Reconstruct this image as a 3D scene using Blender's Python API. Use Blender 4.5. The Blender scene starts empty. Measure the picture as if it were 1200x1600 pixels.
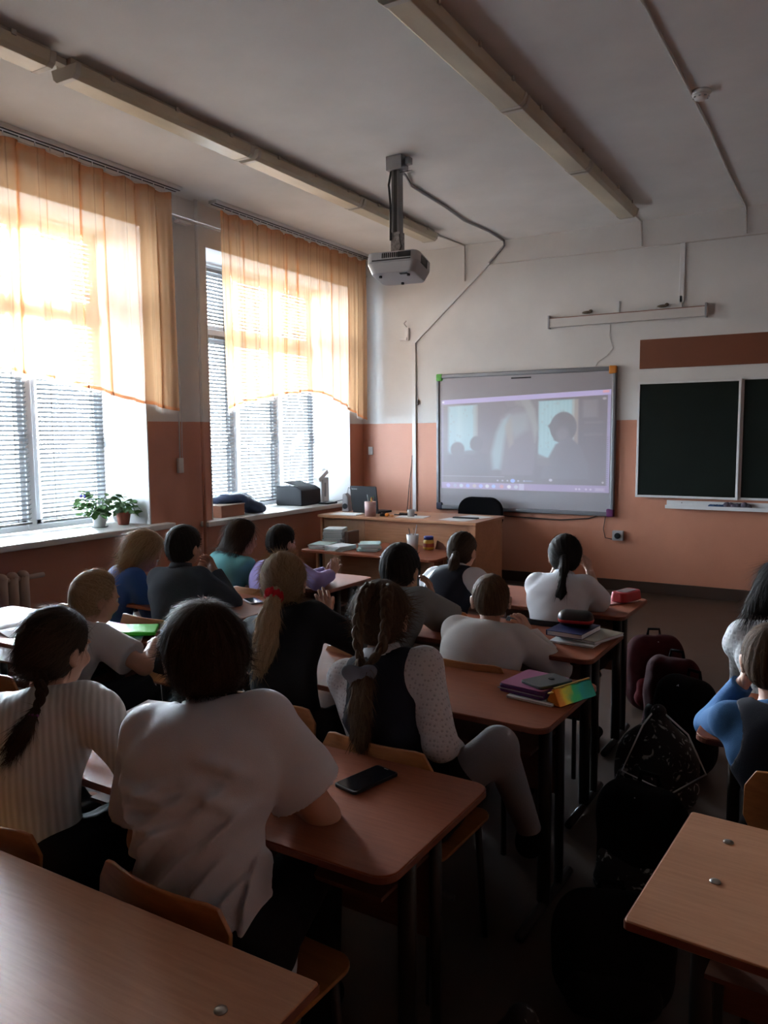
import bpy, math, random
import numpy as np
from mathutils import Vector, Matrix
from math import sin, cos, pi, radians

C = bpy.context.scene.collection
scene = bpy.context.scene

# ------------------------------------------------------------------ camera
YAW, PITCH, ROLL, FPX = radians(30.451), radians(5.619), radians(-0.442), 1243.0
fwd = Vector((-sin(YAW) * cos(PITCH), cos(YAW) * cos(PITCH), -sin(PITCH)))
rgt = Vector((cos(YAW), sin(YAW), 0)); up = rgt.cross(fwd)
r2 = cos(ROLL) * rgt + sin(ROLL) * up
u2 = -sin(ROLL) * rgt + cos(ROLL) * up
cam = bpy.data.objects.new('camera', bpy.data.cameras.new('camera'))
C.objects.link(cam)
cam.matrix_world = Matrix(((r2.x, u2.x, -fwd.x, 0), (r2.y, u2.y, -fwd.y, 0), (r2.z, u2.z, -fwd.z, 1.6), (0, 0, 0, 1)))
cam.data.sensor_fit = 'VERTICAL'; cam.data.sensor_height = 24.0
cam.data.lens = 24.0 * FPX / 1600.0
cam.data.clip_start = 0.05
scene.camera = cam

# ------------------------------------------------------------------ world, light, exposure
scene.view_settings.view_transform = 'Standard'
scene.view_settings.look = 'None'
scene.view_settings.gamma = 1.0
scene.view_settings.use_curve_mapping = False
scene.view_settings.exposure = 0.0
SKY, HALO, PROJ = 86.0, 1800.0, 0.68
world = bpy.data.worlds.new('sky'); scene.world = world; world.use_nodes = True
wn = world.node_tree; wn.nodes.clear()
def wnode(t, **k):
    n = wn.nodes.new(t)
    for a, b in k.items(): setattr(n, a, b)
    return n
wo = wnode('ShaderNodeOutputWorld'); wb = wnode('ShaderNodeBackground')
tc = wnode('ShaderNodeTexCoord')
dot = wnode('ShaderNodeVectorMath', operation='DOT_PRODUCT')
SUN = Vector((-0.800, 0.572, 0.180)).normalized()
dot.inputs[1].default_value = SUN
wn.links.new(tc.outputs['Generated'], dot.inputs[0])
# hazy aureole round the veiled sun: SKY + HALO * max(dot,0)^n
mx = wnode('ShaderNodeMath', operation='MAXIMUM'); mx.inputs[1].default_value = 0.0
wn.links.new(dot.outputs['Value'], mx.inputs[0])
pw = wnode('ShaderNodeMath', operation='POWER'); pw.inputs[1].default_value = 160.0
wn.links.new(mx.outputs[0], pw.inputs[0])
ml = wnode('ShaderNodeMath', operation='MULTIPLY'); ml.inputs[1].default_value = HALO
wn.links.new(pw.outputs[0], ml.inputs[0])
pw2 = wnode('ShaderNodeMath', operation='POWER'); pw2.inputs[1].default_value = 8.0
wn.links.new(mx.outputs[0], pw2.inputs[0])
ml2 = wnode('ShaderNodeMath', operation='MULTIPLY_ADD'); ml2.inputs[1].default_value = 4.0; ml2.inputs[2].default_value = SKY
wn.links.new(pw2.outputs[0], ml2.inputs[0])
ad = wnode('ShaderNodeMath', operation='ADD')
wn.links.new(ml.outputs[0], ad.inputs[0]); wn.links.new(ml2.outputs[0], ad.inputs[1])
wb.inputs['Color'].default_value = (0.84, 0.95, 1.08, 1)
wn.links.new(ad.outputs[0], wb.inputs['Strength'])
wn.links.new(wb.outputs[0], wo.inputs['Surface'])
world.cycles.sampling_method = 'MANUAL'; world.cycles.sample_map_resolution = 512
cy = scene.cycles
cy.max_bounces = 8; cy.diffuse_bounces = 4; cy.glossy_bounces = 3; cy.transmission_bounces = 6; cy.transparent_max_bounces = 24
cy.sample_clamp_indirect = 6.0; cy.caustics_reflective = False; cy.caustics_refractive = False
cy.use_denoising = True

# room numbers (metres; the camera stands at x=0, y=0)
XW, YF, HC = -5.03, 8.076, 3.62          # window wall, front wall, ceiling
XR, YB = 3.2, -1.6                       # right wall, back wall
WT = 0.62                                # thickness of the window wall
WINS = [(2.30, 4.71, .85, 3.29), (5.45, 7.79, .81, 3.27)]
for (ya, yb, za, zb) in WINS:            # light portals only guide the sky sampling, they emit nothing
    l = bpy.data.lights.new('window_portal', 'AREA'); l.shape = 'RECTANGLE'; l.size = yb - ya; l.size_y = zb - za
    l.cycles.is_portal = True
    o = bpy.data.objects.new('window_portal', l); C.objects.link(o)
    o.location = (XW - WT - 0.12, (ya + yb) / 2, (za + zb) / 2)
    o.rotation_euler = (pi / 2, 0, -pi / 2)

# ------------------------------------------------------------------ helpers: materials
def new_mat(name):
    m = bpy.data.materials.new(name); m.use_nodes = True
    nt = m.node_tree; nt.nodes.clear()
    o = nt.nodes.new('ShaderNodeOutputMaterial'); p = nt.nodes.new('ShaderNodeBsdfPrincipled')
    nt.links.new(p.outputs[0], o.inputs['Surface'])
    return m, nt, p, o
def node(nt, t, **k):
    n = nt.nodes.new(t)
    for a, b in k.items():
        setattr(n, a, b)
    return n
def mapped(nt, scale, coord='Object'):
    t = node(nt, 'ShaderNodeTexCoord'); m = node(nt, 'ShaderNodeMapping')
    nt.links.new(t.outputs[coord], m.inputs['Vector']); m.inputs['Scale'].default_value = scale
    return m.outputs[0]
def c4(c): return (c[0], c[1], c[2], 1)
def simple(name, col, rough=.6, spec=.4, metal=0.0, var=0.0, nscale=20.0, bump=0.0, bscale=200.0, stretch=(1, 1, 1), col2=None, coat=0.0, rvar=0.0):
    m, nt, p, o = new_mat(name)
    p.inputs['Base Color'].default_value = c4(col); p.inputs['Roughness'].default_value = rough
    p.inputs['Specular IOR Level'].default_value = spec; p.inputs['Metallic'].default_value = metal
    p.inputs['Coat Weight'].default_value = coat
    if var or col2 or rvar:
        v = mapped(nt, stretch)
        n = node(nt, 'ShaderNodeTexNoise'); n.inputs['Scale'].default_value = nscale; n.inputs['Detail'].default_value = 5
        nt.links.new(v, n.inputs['Vector'])
        r = node(nt, 'ShaderNodeValToRGB')
        a = col; b = col2 or tuple(max(0, c * (1 - var)) for c in col)
        r.color_ramp.elements[0].position = .3; r.color_ramp.elements[1].position = .7
        r.color_ramp.elements[0].color = c4(b); r.color_ramp.elements[1].color = c4(a)
        nt.links.new(n.outputs['Fac'], r.inputs['Fac']); nt.links.new(r.outputs['Color'], p.inputs['Base Color'])
        if rvar:
            q = node(nt, 'ShaderNodeMath', operation='MULTIPLY_ADD'); q.inputs[1].default_value = rvar; q.inputs[2].default_value = rough - rvar / 2
            nt.links.new(n.outputs['Fac'], q.inputs[0]); nt.links.new(q.outputs[0], p.inputs['Roughness'])
    if bump:
        v = mapped(nt, stretch)
        n = node(nt, 'ShaderNodeTexNoise'); n.inputs['Scale'].default_value = bscale; n.inputs['Detail'].default_value = 3
        nt.links.new(v, n.inputs['Vector'])
        b = node(nt, 'ShaderNodeBump'); b.inputs['Strength'].default_value = bump; b.inputs['Distance'].default_value = .002
        nt.links.new(n.outputs['Fac'], b.inputs['Height']); nt.links.new(b.outputs[0], p.inputs['Normal'])
    return m
def wood(name, a, b, rough=.35, axis=0, scale=9, coat=.2, spec=.4):
    """laminate: fine grain stretched along one axis"""
    m, nt, p, o = new_mat(name)
    s = [14, 14, 14]; s[axis] = 1.0
    v = mapped(nt, s)
    n = node(nt, 'ShaderNodeTexNoise'); n.inputs['Scale'].default_value = scale; n.inputs['Detail'].default_value = 6; n.inputs['Distortion'].default_value = .6
    nt.links.new(v, n.inputs['Vector'])
    s2 = [3, 3, 3]; s2[axis] = .5
    v2 = mapped(nt, s2)
    n2 = node(nt, 'ShaderNodeTexNoise'); n2.inputs['Scale'].default_value = 2.0; n2.inputs['Detail'].default_value = 3
    nt.links.new(v2, n2.inputs['Vector'])
    mm = node(nt, 'ShaderNodeMath', operation='MULTIPLY_ADD'); mm.inputs[1].default_value = .6
    nt.links.new(n.outputs['Fac'], mm.inputs[0])
    m3 = node(nt, 'ShaderNodeMath', operation='MULTIPLY'); m3.inputs[1].default_value = .4
    nt.links.new(n2.outputs['Fac'], m3.inputs[0]); nt.links.new(m3.outputs[0], mm.inputs[2])
    r = node(nt, 'ShaderNodeValToRGB'); r.color_ramp.elements[0].position = .35; r.color_ramp.elements[1].position = .65
    r.color_ramp.elements[0].color = c4(a); r.color_ramp.elements[1].color = c4(b)
    nt.links.new(mm.outputs[0], r.inputs['Fac']); nt.links.new(r.outputs['Color'], p.inputs['Base Color'])
    p.inputs['Roughness'].default_value = rough; p.inputs['Coat Weight'].default_value = coat; p.inputs['Coat Roughness'].default_value = .15; p.inputs['Specular IOR Level'].default_value = spec
    bp = node(nt, 'ShaderNodeBump'); bp.inputs['Strength'].default_value = .08; bp.inputs['Distance'].default_value = .001
    nt.links.new(n.outputs['Fac'], bp.inputs['Height']); nt.links.new(bp.outputs[0], p.inputs['Normal'])
    return m
def hair_mat(name, a, b, rough=.7):
    m, nt, p, o = new_mat(name)
    t = node(nt, 'ShaderNodeAttribute', attribute_name='strand')
    n = node(nt, 'ShaderNodeTexNoise'); n.inputs['Scale'].default_value = 14; n.inputs['Detail'].default_value = 5; n.inputs['Roughness'].default_value = .7
    nt.links.new(t.outputs['Vector'], n.inputs['Vector'])
    r = node(nt, 'ShaderNodeValToRGB'); r.color_ramp.elements[0].position = .34; r.color_ramp.elements[1].position = .66
    r.color_ramp.elements[0].color = c4(a); r.color_ramp.elements[1].color = c4(b)
    nt.links.new(n.outputs['Fac'], r.inputs['Fac']); nt.links.new(r.outputs['Color'], p.inputs['Base Color'])
    p.inputs['Roughness'].default_value = rough; p.inputs['Specular IOR Level'].default_value = .08
    bp = node(nt, 'ShaderNodeBump'); bp.inputs['Strength'].default_value = .6; bp.inputs['Distance'].default_value = .003
    nt.links.new(n.outputs['Fac'], bp.inputs['Height']); nt.links.new(bp.outputs[0], p.inputs['Normal'])
    return m
def emit_mat(name, col, s):
    m, nt, p, o = new_mat(name)
    p.inputs['Base Color'].default_value = (0, 0, 0, 1); p.inputs['Emission Color'].default_value = c4(col); p.inputs['Emission Strength'].default_value = s
    return m

# ------------------------------------------------------------------ helpers: meshes
class MB:
    """collects simple shapes and links them as one mesh object"""
    def __init__(s): s.v = []; s.f = []; s.m = []; s.mi = 0
    def add(s, vs, fs):
        n = len(s.v); s.v += [tuple(v) for v in vs]; s.f += [tuple(i + n for i in f) for f in fs]; s.m += [s.mi] * len(fs); return s
    def box(s, c, d, M=None):
        x, y, z = (q / 2 for q in d)
        vs = [Vector((i * x, j * y, k * z)) for i in (-1, 1) for j in (-1, 1) for k in (-1, 1)]
        if M is not None: vs = [M @ v for v in vs]
        vs = [v + Vector(c) for v in vs]
        return s.add(vs, [(0, 1, 3, 2), (4, 6, 7, 5), (0, 4, 5, 1), (2, 3, 7, 6), (0, 2, 6, 4), (1, 5, 7, 3)])
    def span(s, a, b):
        return s.box([(a[i] + b[i]) / 2 for i in range(3)], [abs(b[i] - a[i]) for i in range(3)])
    def tube(s, pts, r, n=8, rf=None, cap=True, flat=1.0):
        pts = [Vector(p) for p in pts]; rings = []
        t0 = (pts[1] - pts[0]).normalized(); a = Vector((0, 0, 1)) if abs(t0.z) < .9 else Vector((1, 0, 0))
        nrm = t0.cross(a).normalized()
        for i, p in enumerate(pts):
            t = (pts[min(i + 1, len(pts) - 1)] - pts[max(i - 1, 0)]).normalized()
            nrm = (nrm - t * nrm.dot(t)).normalized(); b = t.cross(nrm)
            rr = rf[i] if rf else r
            rings.append([p + (nrm * cos(2 * pi * k / n) + b * sin(2 * pi * k / n) * flat) * rr for k in range(n)])
        vs = [v for rg in rings for v in rg]; fs = []
        for i in range(len(pts) - 1):
            for k in range(n):
                k2 = (k + 1) % n; fs.append((i * n + k, i * n + k2, (i + 1) * n + k2, (i + 1) * n + k))
        if cap: fs.append(tuple(range(n))[::-1]); fs.append(tuple((len(pts) - 1) * n + k for k in range(n)))
        return s.add(vs, fs)
    def lathe(s, c, prof, n=20, cap=True):
        vs = []; fs = []
        for (r, z) in prof: vs += [(c[0] + r * cos(2 * pi * k / n), c[1] + r * sin(2 * pi * k / n), c[2] + z) for k in range(n)]
        for i in range(len(prof) - 1):
            for k in range(n):
                k2 = (k + 1) % n; fs.append((i * n + k, i * n + k2, (i + 1) * n + k2, (i + 1) * n + k))
        if cap: fs.append(tuple(range(n))[::-1]); fs.append(tuple((len(prof) - 1) * n + k for k in range(n)))
        return s.add(vs, fs)
    def ball(s, c, r, n=12, m=8, M=None):
        if not hasattr(r, '__len__'): r = (r, r, r)
        vs = []; fs = []
        for i in range(m + 1):
            th = pi * i / m
            for k in range(n):
                v = Vector((r[0] * sin(th) * cos(2 * pi * k / n), r[1] * sin(th) * sin(2 * pi * k / n), r[2] * cos(th)))
                if M is not None: v = M @ v
                vs.append(v + Vector(c))
        for i in range(m):
            for k in range(n):
                k2 = (k + 1) % n; fs.append((i * n + k, (i + 1) * n + k, (i + 1) * n + k2, i * n + k2))
        return s.add(vs, fs)
    def prism(s, poly, a, b, fn):
        """poly: 2-D outline, fn(u,v,w) -> point, w from a to b"""
        n = len(poly); vs = [fn(u, v, a) for u, v in poly] + [fn(u, v, b) for u, v in poly]
        fs = [tuple(range(n))[::-1], tuple(range(n, 2 * n))] + [(k, (k + 1) % n, n + (k + 1) % n, n + k) for k in range(n)]
        return s.add(vs, fs)
    def xform(s, M, start=0):
        s.v[start:] = [tuple(M @ Vector(v)) for v in s.v[start:]]; return s
    def build(s, name, mats, parent=None, smooth=False, bevel=0, loc=None, segs=2):
        me = bpy.data.meshes.new(name)
        if loc is not None: s.v = [(v[0] - loc[0], v[1] - loc[1], v[2] - loc[2]) for v in s.v]
        me.from_pydata(s.v, [], s.f); me.validate()
        if not isinstance(mats, (list, tuple)): mats = [mats]
        for m in mats: me.materials.append(m)
        if len(mats) > 1: me.polygons.foreach_set('material_index', s.m)
        if smooth: me.polygons.foreach_set('use_smooth', [True] * len(me.polygons))
        import bmesh
        bm = bmesh.new(); bm.from_mesh(me); bmesh.ops.recalc_face_normals(bm, faces=bm.faces[:]); bm.to_mesh(me); bm.free()
        o = bpy.data.objects.new(name, me); C.objects.link(o)
        if loc is not None: o.location = loc
        if parent is not None: o.parent = parent
        if bevel:
            b = o.modifiers.new('bevel', 'BEVEL'); b.width = bevel; b.segments = segs; b.limit_method = 'ANGLE'
            me.polygons.foreach_set('use_smooth', [True] * len(me.polygons))
            w = o.modifiers.new('wn', 'WEIGHTED_NORMAL'); w.keep_sharp = True
        return o
def rrect(w, h, r, n=5, cx=0, cy=0):
    """rounded rectangle outline"""
    out = []
    for (sx, sy, a0) in ((1, 1, 0), (-1, 1, 90), (-1, -1, 180), (1, -1, 270)):
        for i in range(n + 1):
            a = radians(a0 + 90 * i / n)
            out.append((cx + sx * (w / 2 - r) + r * cos(a), cy + sy * (h / 2 - r) + r * sin(a)))
    return out
def tag(o, label=None, cat=None, group=None, kind=None):
    if label: o['label'] = label
    if cat: o['category'] = cat
    if group: o['group'] = group
    if kind: o['kind'] = kind
    return o
def thing(name, label, cat, loc=(0, 0, 0), rz=0.0, group=None):
    o = bpy.data.objects.new(name, None); C.objects.link(o); o.location = loc; o.rotation_euler = (0, 0, rz)
    o.empty_display_size = .1
    return tag(o, label, cat, group)
def copy_tree(o, parent=None):
    c = o.copy(); C.objects.link(c)
    if parent is not None: c.parent = parent
    for ch in list(o.children): copy_tree(ch, c)
    return c
def uvw(M):
    return lambda u, v, w: M @ Vector((u, v, w))
def text_obj(name, s, size, M, mat, parent, extrude=.0006):
    cu = bpy.data.curves.new(name, 'FONT'); cu.body = s; cu.size = size; cu.extrude = extrude; cu.align_x = 'CENTER'; cu.align_y = 'CENTER'
    tmp = bpy.data.objects.new(name, cu); me = bpy.data.meshes.new_from_object(tmp); bpy.data.objects.remove(tmp)
    o = bpy.data.objects.new(name, me); C.objects.link(o); me.materials.clear(); me.materials.append(mat)
    o.matrix_world = M
    if parent is not None:
        o.parent = parent; o.matrix_parent_inverse = Matrix.Identity(4)
    return o

# ------------------------------------------------------------------ materials
M = {}
M['wall_white'] = simple('wall_white', (.66, .64, .62), .85, .2, var=.06, nscale=3, bump=.25, bscale=60)
M['ceiling'] = simple('ceiling_white', (.80, .80, .79), .9, .15, var=.10, nscale=2.2, bump=.3, bscale=35)
M['floor'] = simple('floor_linoleum', (.075, .05, .036), .45, .4, var=.25, nscale=4, rvar=.15)
M['base'] = simple('brown_paint', (.05, .028, .02), .5)
M['frame'] = simple('window_white', (.80, .83, .86), .35, .5)
M['sill'] = simple('sill_white', (.74, .73, .70), .4, .5, var=.04, nscale=5)
M['desk'] = wood('desk_laminate', (.210, .062, .030), (.265, .084, .042), .48, 0, 9, 0, .12)
M['desk_light'] = wood('desk_laminate_beech', (.52, .26, .145), (.62, .325, .19), .42, 0, 9, 0, .25)
M['under'] = wood('desk_underside_panel', (.13, .055, .032), (.18, .075, .045), .6, 0, 9, 0)  # wood darkened: the deep shade under the desks is put into its colour
M['edge'] = simple('desk_edge', (.22, .075, .045), .4, var=.2)
M['ply'] = wood('chair_plywood', (.30, .115, .035), (.42, .17, .055), .35, 0, 6, .25)
M['black_metal'] = simple('black_metal', (.012, .012, .013), .45, .5)
M['grey_metal'] = simple('grey_metal', (.30, .30, .31), .4, .5, metal=.8)
M['bolt'] = simple('bolt_steel', (.35, .33, .30), .35, .5, metal=1.0)
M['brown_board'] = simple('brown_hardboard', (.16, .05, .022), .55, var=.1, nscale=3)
M['teacher_wood'] = wood('teacher_wood', (.43, .20, .10), (.55, .28, .15), .35, 0, 5)
M['chalk_green'] = simple('chalkboard_green', (.006, .0095, .0075), .7, .12, var=.3, nscale=2.5)
M['white_plastic'] = simple('white_plastic', (.70, .71, .72), .4, .5)
M['grey_plastic'] = simple('grey_plastic', (.33, .34, .36), .45, .4)
M['frame_grey'] = simple('board_frame_grey', (.17, .18, .20), .35, .5, metal=.3)
M['dark_plastic'] = simple('dark_plastic', (.008, .009, .012), .5, .25)
M['black'] = simple('black_cloth', (.004, .004, .005), .95, .05, bump=.3, bscale=300)
M['paper'] = simple('paper', (.78, .80, .82), .8, .2)

def two_tone():
    """painted wall: white above 1.717 m, terracotta oil paint below"""
    m, nt, p, o = new_mat('wall_two_tone')
    g = node(nt, 'ShaderNodeNewGeometry'); sx = node(nt, 'ShaderNodeSeparateXYZ'); nt.links.new(g.outputs['Position'], sx.inputs[0])
    nz = node(nt, 'ShaderNodeTexNoise'); nz.inputs['Scale'].default_value = 9; nt.links.new(g.outputs['Position'], nz.inputs['Vector'])
    ma = node(nt, 'ShaderNodeMath', operation='MULTIPLY_ADD'); ma.inputs[1].default_value = .008
    nt.links.new(nz.outputs['Fac'], ma.inputs[0]); nt.links.new(sx.outputs['Z'], ma.inputs[2])
    gt = node(nt, 'ShaderNodeMath', operation='GREATER_THAN'); gt.inputs[1].default_value = 1.721
    nt.links.new(ma.outputs[0], gt.inputs[0])
    n2 = node(nt, 'ShaderNodeTexNoise'); n2.inputs['Scale'].default_value = 2.5; n2.inputs['Detail'].default_value = 6; nt.links.new(g.outputs['Position'], n2.inputs['Vector'])
    def ramp(a, b):
        r = node(nt, 'ShaderNodeValToRGB'); r.color_ramp.elements[0].position = .35; r.color_ramp.elements[1].position = .7
        r.color_ramp.elements[0].color = c4(a); r.color_ramp.elements[1].color = c4(b); nt.links.new(n2.outputs['Fac'], r.inputs['Fac']); return r
    lo = ramp((.50, .215, .135), (.56, .25, .16)); hi = ramp((.67, .67, .66), (.73, .73, .72))
    mx = node(nt, 'ShaderNodeMix', data_type='RGBA')
    nt.links.new(gt.outputs[0], mx.inputs[0]); nt.links.new(lo.outputs[0], mx.inputs[6]); nt.links.new(hi.outputs[0], mx.inputs[7])
    nt.links.new(mx.outputs[2], p.inputs['Base Color'])
    rr = node(nt, 'ShaderNodeMath', operation='MULTIPLY_ADD'); rr.inputs[1].default_value = .4; rr.inputs[2].default_value = .45
    nt.links.new(gt.outputs[0], rr.inputs[0]); nt.links.new(rr.outputs[0], p.inputs['Roughness'])
    n3 = node(nt, 'ShaderNodeTexNoise'); n3.inputs['Scale'].default_value = 40; nt.links.new(g.outputs['Position'], n3.inputs['Vector'])
    b = node(nt, 'ShaderNodeBump'); b.inputs['Strength'].default_value = .25; b.inputs['Distance'].default_value = .003
    nt.links.new(n3.outputs['Fac'], b.inputs['Height']); nt.links.new(b.outputs[0], p.inputs['Normal'])
    return m
M['wall'] = two_tone()

def sheer(name, col, transp=.45, glow=.22):
    """thin weave: open holes (transparent), yarns that scatter forwards, and plain diffuse yarn"""
    m, nt, p, o = new_mat(name); nt.nodes.remove(p)
    tr = node(nt, 'ShaderNodeBsdfTransparent'); tr.inputs[0].default_value = c4([.55 + .45 * c for c in col])
    tl = node(nt, 'ShaderNodeBsdfTranslucent'); tl.inputs[0].default_value = c4(col)
    df = node(nt, 'ShaderNodeBsdfDiffuse'); df.inputs[0].default_value = c4(col)
    a = node(nt, 'ShaderNodeMixShader'); a.inputs[0].default_value = .4
    nt.links.new(tl.outputs[0], a.inputs[1]); nt.links.new(df.outputs[0], a.inputs[2])
    rf = node(nt, 'ShaderNodeBsdfRefraction'); rf.inputs['Color'].default_value = c4(col); rf.inputs['Roughness'].default_value = .55; rf.inputs['IOR'].default_value = 1.15
    g = node(nt, 'ShaderNodeMixShader'); g.inputs[0].default_value = glow
    nt.links.new(a.outputs[0], g.inputs[1]); nt.links.new(rf.outputs[0], g.inputs[2])
    b = node(nt, 'ShaderNodeMixShader'); b.inputs[0].default_value = transp
    nt.links.new(g.outputs[0], b.inputs[1]); nt.links.new(tr.outputs[0], b.inputs[2]); nt.links.new(b.outputs[0], o.inputs['Surface'])
    return m
M['sheer'] = sheer('orange_sheer', (.90, .52, .27), .50)
M['hem'] = sheer('curtain_hem', (.55, .25, .12), .1)
M['fringe'] = sheer('curtain_fringe', (.75, .62, .52), .3)
def glass():
    m, nt, p, o = new_mat('window_glass'); nt.nodes.remove(p)
    tr = node(nt, 'ShaderNodeBsdfTransparent'); tr.inputs[0].default_value = (.93, .95, .95, 1)
    gl = node(nt, 'ShaderNodeBsdfGlossy'); gl.inputs['Roughness'].default_value = .02
    lw = node(nt, 'ShaderNodeLayerWeight'); p4 = node(nt, 'ShaderNodeMath', operation='POWER'); p4.inputs[1].default_value = 5.0
    nt.links.new(lw.outputs['Facing'], p4.inputs[0]); fr = node(nt, 'ShaderNodeMath', operation='MULTIPLY_ADD'); fr.inputs[1].default_value = .6; fr.inputs[2].default_value = .03; nt.links.new(p4.outputs[0], fr.inputs[0])
    a = node(nt, 'ShaderNodeMixShader'); nt.links.new(fr.outputs[0], a.inputs[0]); nt.links.new(tr.outputs[0], a.inputs[1]); nt.links.new(gl.outputs[0], a.inputs[2])
    nt.links.new(a.outputs[0], o.inputs['Surface']); return m
M['glass'] = glass()

# ------------------------------------------------------------------ the room
def struct(name, mb, mat, **k):
    return tag(mb.build(name, mat, **k), kind='structure')
struct('floor', MB().span((XW - WT - .05, YB - .05, -.12), (XR + .2, YF + .2, 0)), M['floor'])
struct('ceiling', MB().span((XW - WT - .05, YB - .05, HC), (XR + .2, YF + .2, HC + .15)), M['ceiling'])
struct('wall_front', MB().span((XW - WT, YF, 0), (XR, YF + .2, HC)), M['wall'])
struct('wall_back', MB().span((XW - WT, YB - .2, 0), (XR, YB, HC)), M['brown_board'])  # unseen wall, coloured dark brown to cut bounce light in the room
struct('wall_right', MB().span((XR, YB, 0), (XR + .2, YF, HC)), M['wall'])
w = MB(); prev = YB
for (ya, yb, za, zb) in WINS:
    w.span((XW - WT, prev, 0), (XW, ya, HC)); w.span((XW - WT, ya, 0), (XW, yb, za)); w.span((XW - WT, ya, zb), (XW, yb, HC)); prev = yb
w.span((XW - WT, prev, 0), (XW, YF, HC))
struct('wall_left', w, M['wall'])
M['reveal'] = simple('reveal_white', (.80, .82, .84), .6, .3, bump=.15, bscale=40)
for i, (ya, yb, za, zb) in enumerate(WINS):   # whitewashed linings of the window niches
    r = MB(); t = .012; xa = XW - WT + .1
    r.span((xa, ya, za), (XW + .004, ya + t, zb)); r.span((xa, yb - t, za), (XW + .004, yb, zb)); r.span((xa, ya, zb - t), (XW + .004, yb, zb))
    struct('trim_%d' % (i + 1), r, M['reveal'])
b = MB().span((XW, YF - .025, 0), (XR, YF, .11)); struct('baseboard_front', b, M['base'], bevel=.004)
b = MB().span((XW, YB, 0), (XW + .025, YF, .11)); struct('baseboard_left', b, M['base'], bevel=.004)

def window(i, ya, yb, za, zb, cuts, tr):
    """white two-tier window with a transom, sashes, panes and venetian blinds at the given cuts"""
    x = XW - WT + .06
    e = bpy.data.objects.new('window_%d' % i, None); C.objects.link(e); e.location = (x, (ya + yb) / 2, za); tag(e, kind='structure')
    L = e.location
    f = MB(); F = .055
    f.span((x - .05, ya, za), (x + .03, ya + F, zb)); f.span((x - .05, yb - F, za), (x + .03, yb, zb))
    f.span((x - .05, ya, zb - F), (x + .03, yb, zb)); f.span((x - .05, ya, za), (x + .03, yb, za + F))
    f.span((x - .05, ya, tr - .05), (x + .035, yb, tr + .05))
    for c in cuts[1:-1]: f.span((x - .05, c - .04, za), (x + .035, c + .04, zb))
    f.build('window_frame', M['frame'], e, bevel=.006, loc=L).location = (0, 0, 0)
    for a, c in zip(cuts[:-1], cuts[1:]):
        for (p, q) in ((za + F, tr - .05), (tr + .05, zb - F)):
            s = MB(); a2, c2 = a + .045, c - .045; W = .04
            s.span((x - .035, a2, p), (x + .02, a2 + W, q)); s.span((x - .035, c2 - W, p), (x + .02, c2, q))
            s.span((x - .035, a2, p), (x + .02, c2, p + W)); s.span((x - .035, a2, q - W), (x + .02, c2, q))
            so = s.build('sash', M['frame'], e, bevel=.004, loc=L); so.location = (0, 0, 0)
            g = MB().span((x - .012, a2 + W, p + W), (x - .008, c2 - W, q - W)).build('pane', M['glass'], so, loc=L); g.location = (0, 0, 0)
        if c - a > .3 and (za + zb) / 2 > 0:
            h = MB().span((x + .02, c - .10, 1.5), (x + .05, c - .075, 1.62)).span((x + .03, c - .10, 1.60), (x + .06, c - .075, 1.62))
            h.build('window_handle', M['frame'], e, bevel=.003, loc=L).location = (0, 0, 0)
    # blinds: one per sash column, for each tier
    for a, c in zip(cuts[:-1], cuts[1:]):
        for (p, q) in ((za + .07, tr - .02), (tr + .09, zb - .05)):
            bx = x + .085; a2, c2 = a + .05, c - .05
            bl = MB().span((bx - .015, a2, q - .03), (bx + .015, c2, q)).span((bx - .012, a2, p), (bx + .012, c2, p + .015))
            bo = bl.build('window_blind', M['blind'], e, loc=L); bo.location = (0, 0, 0)
            s = MB(); z = p + .04; k = 0
            while z < q - .04:
                dz = .0095; th = .0008
                s.add([(bx - .014, a2, z - dz), (bx - .014, c2, z - dz), (bx, a2, z + .0022), (bx, c2, z + .0022), (bx + .014, a2, z + dz), (bx + .014, c2, z + dz),
                       (bx - .014, a2, z - dz + th), (bx - .014, c2, z - dz + th), (bx, a2, z + .0022 + th), (bx, c2, z + .0022 + th), (bx + .014, a2, z + dz + th), (bx + .014, c2, z + dz + th)],
                      [(0, 1, 3, 2), (2, 3, 5, 4), (6, 8, 9, 7), (8, 10, 11, 9), (4, 5, 11, 10), (0, 6, 7, 1)])
                z += .036
            so = s.build('slats', M['blind'], bo, loc=L); so.location = (0, 0, 0); tag(so, kind='stuff')
            cd = MB()
            for yy in (a2 + .12, c2 - .12): cd.box((bx + .016, yy, (p + q) / 2), (.002, .004, q - p - .02))
            cd.build('ladder_cord', M['blind'], bo, loc=L).location = (0, 0, 0)
    return e
def blind_mat():
    m, nt, p, o = new_mat('blind_white')
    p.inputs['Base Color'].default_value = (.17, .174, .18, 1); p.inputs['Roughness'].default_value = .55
    tl = node(nt, 'ShaderNodeBsdfTranslucent'); tl.inputs[0].default_value = (.6, .6, .6, 1)
    mx = node(nt, 'ShaderNodeMixShader'); mx.inputs[0].default_value = .04
    nt.links.new(p.outputs[0], mx.inputs[1]); nt.links.new(tl.outputs[0], mx.inputs[2]); nt.links.new(mx.outputs[0], o.inputs['Surface'])
    return m
M['blind'] = blind_mat()
window(1, 2.30, 4.71, .85, 3.29, (2.30, 3.05, 3.98, 4.71), 2.62)
window(2, 5.45, 7.79, .81, 3.27, (5.45, 6.36, 7.08, 7.79), 2.60)
for i, (ya, yb, z, xe) in enumerate(((2.15, 4.90, .85, -4.93), (5.30, 7.93, .815, -4.93))):
    s = MB().span((XW - WT + .09, ya, z - .035), (xe, yb, z + .012))
    struct('window_sill' if i == 0 else 'window_sill.%03d' % i, s, M['sill'], bevel=.008)
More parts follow.
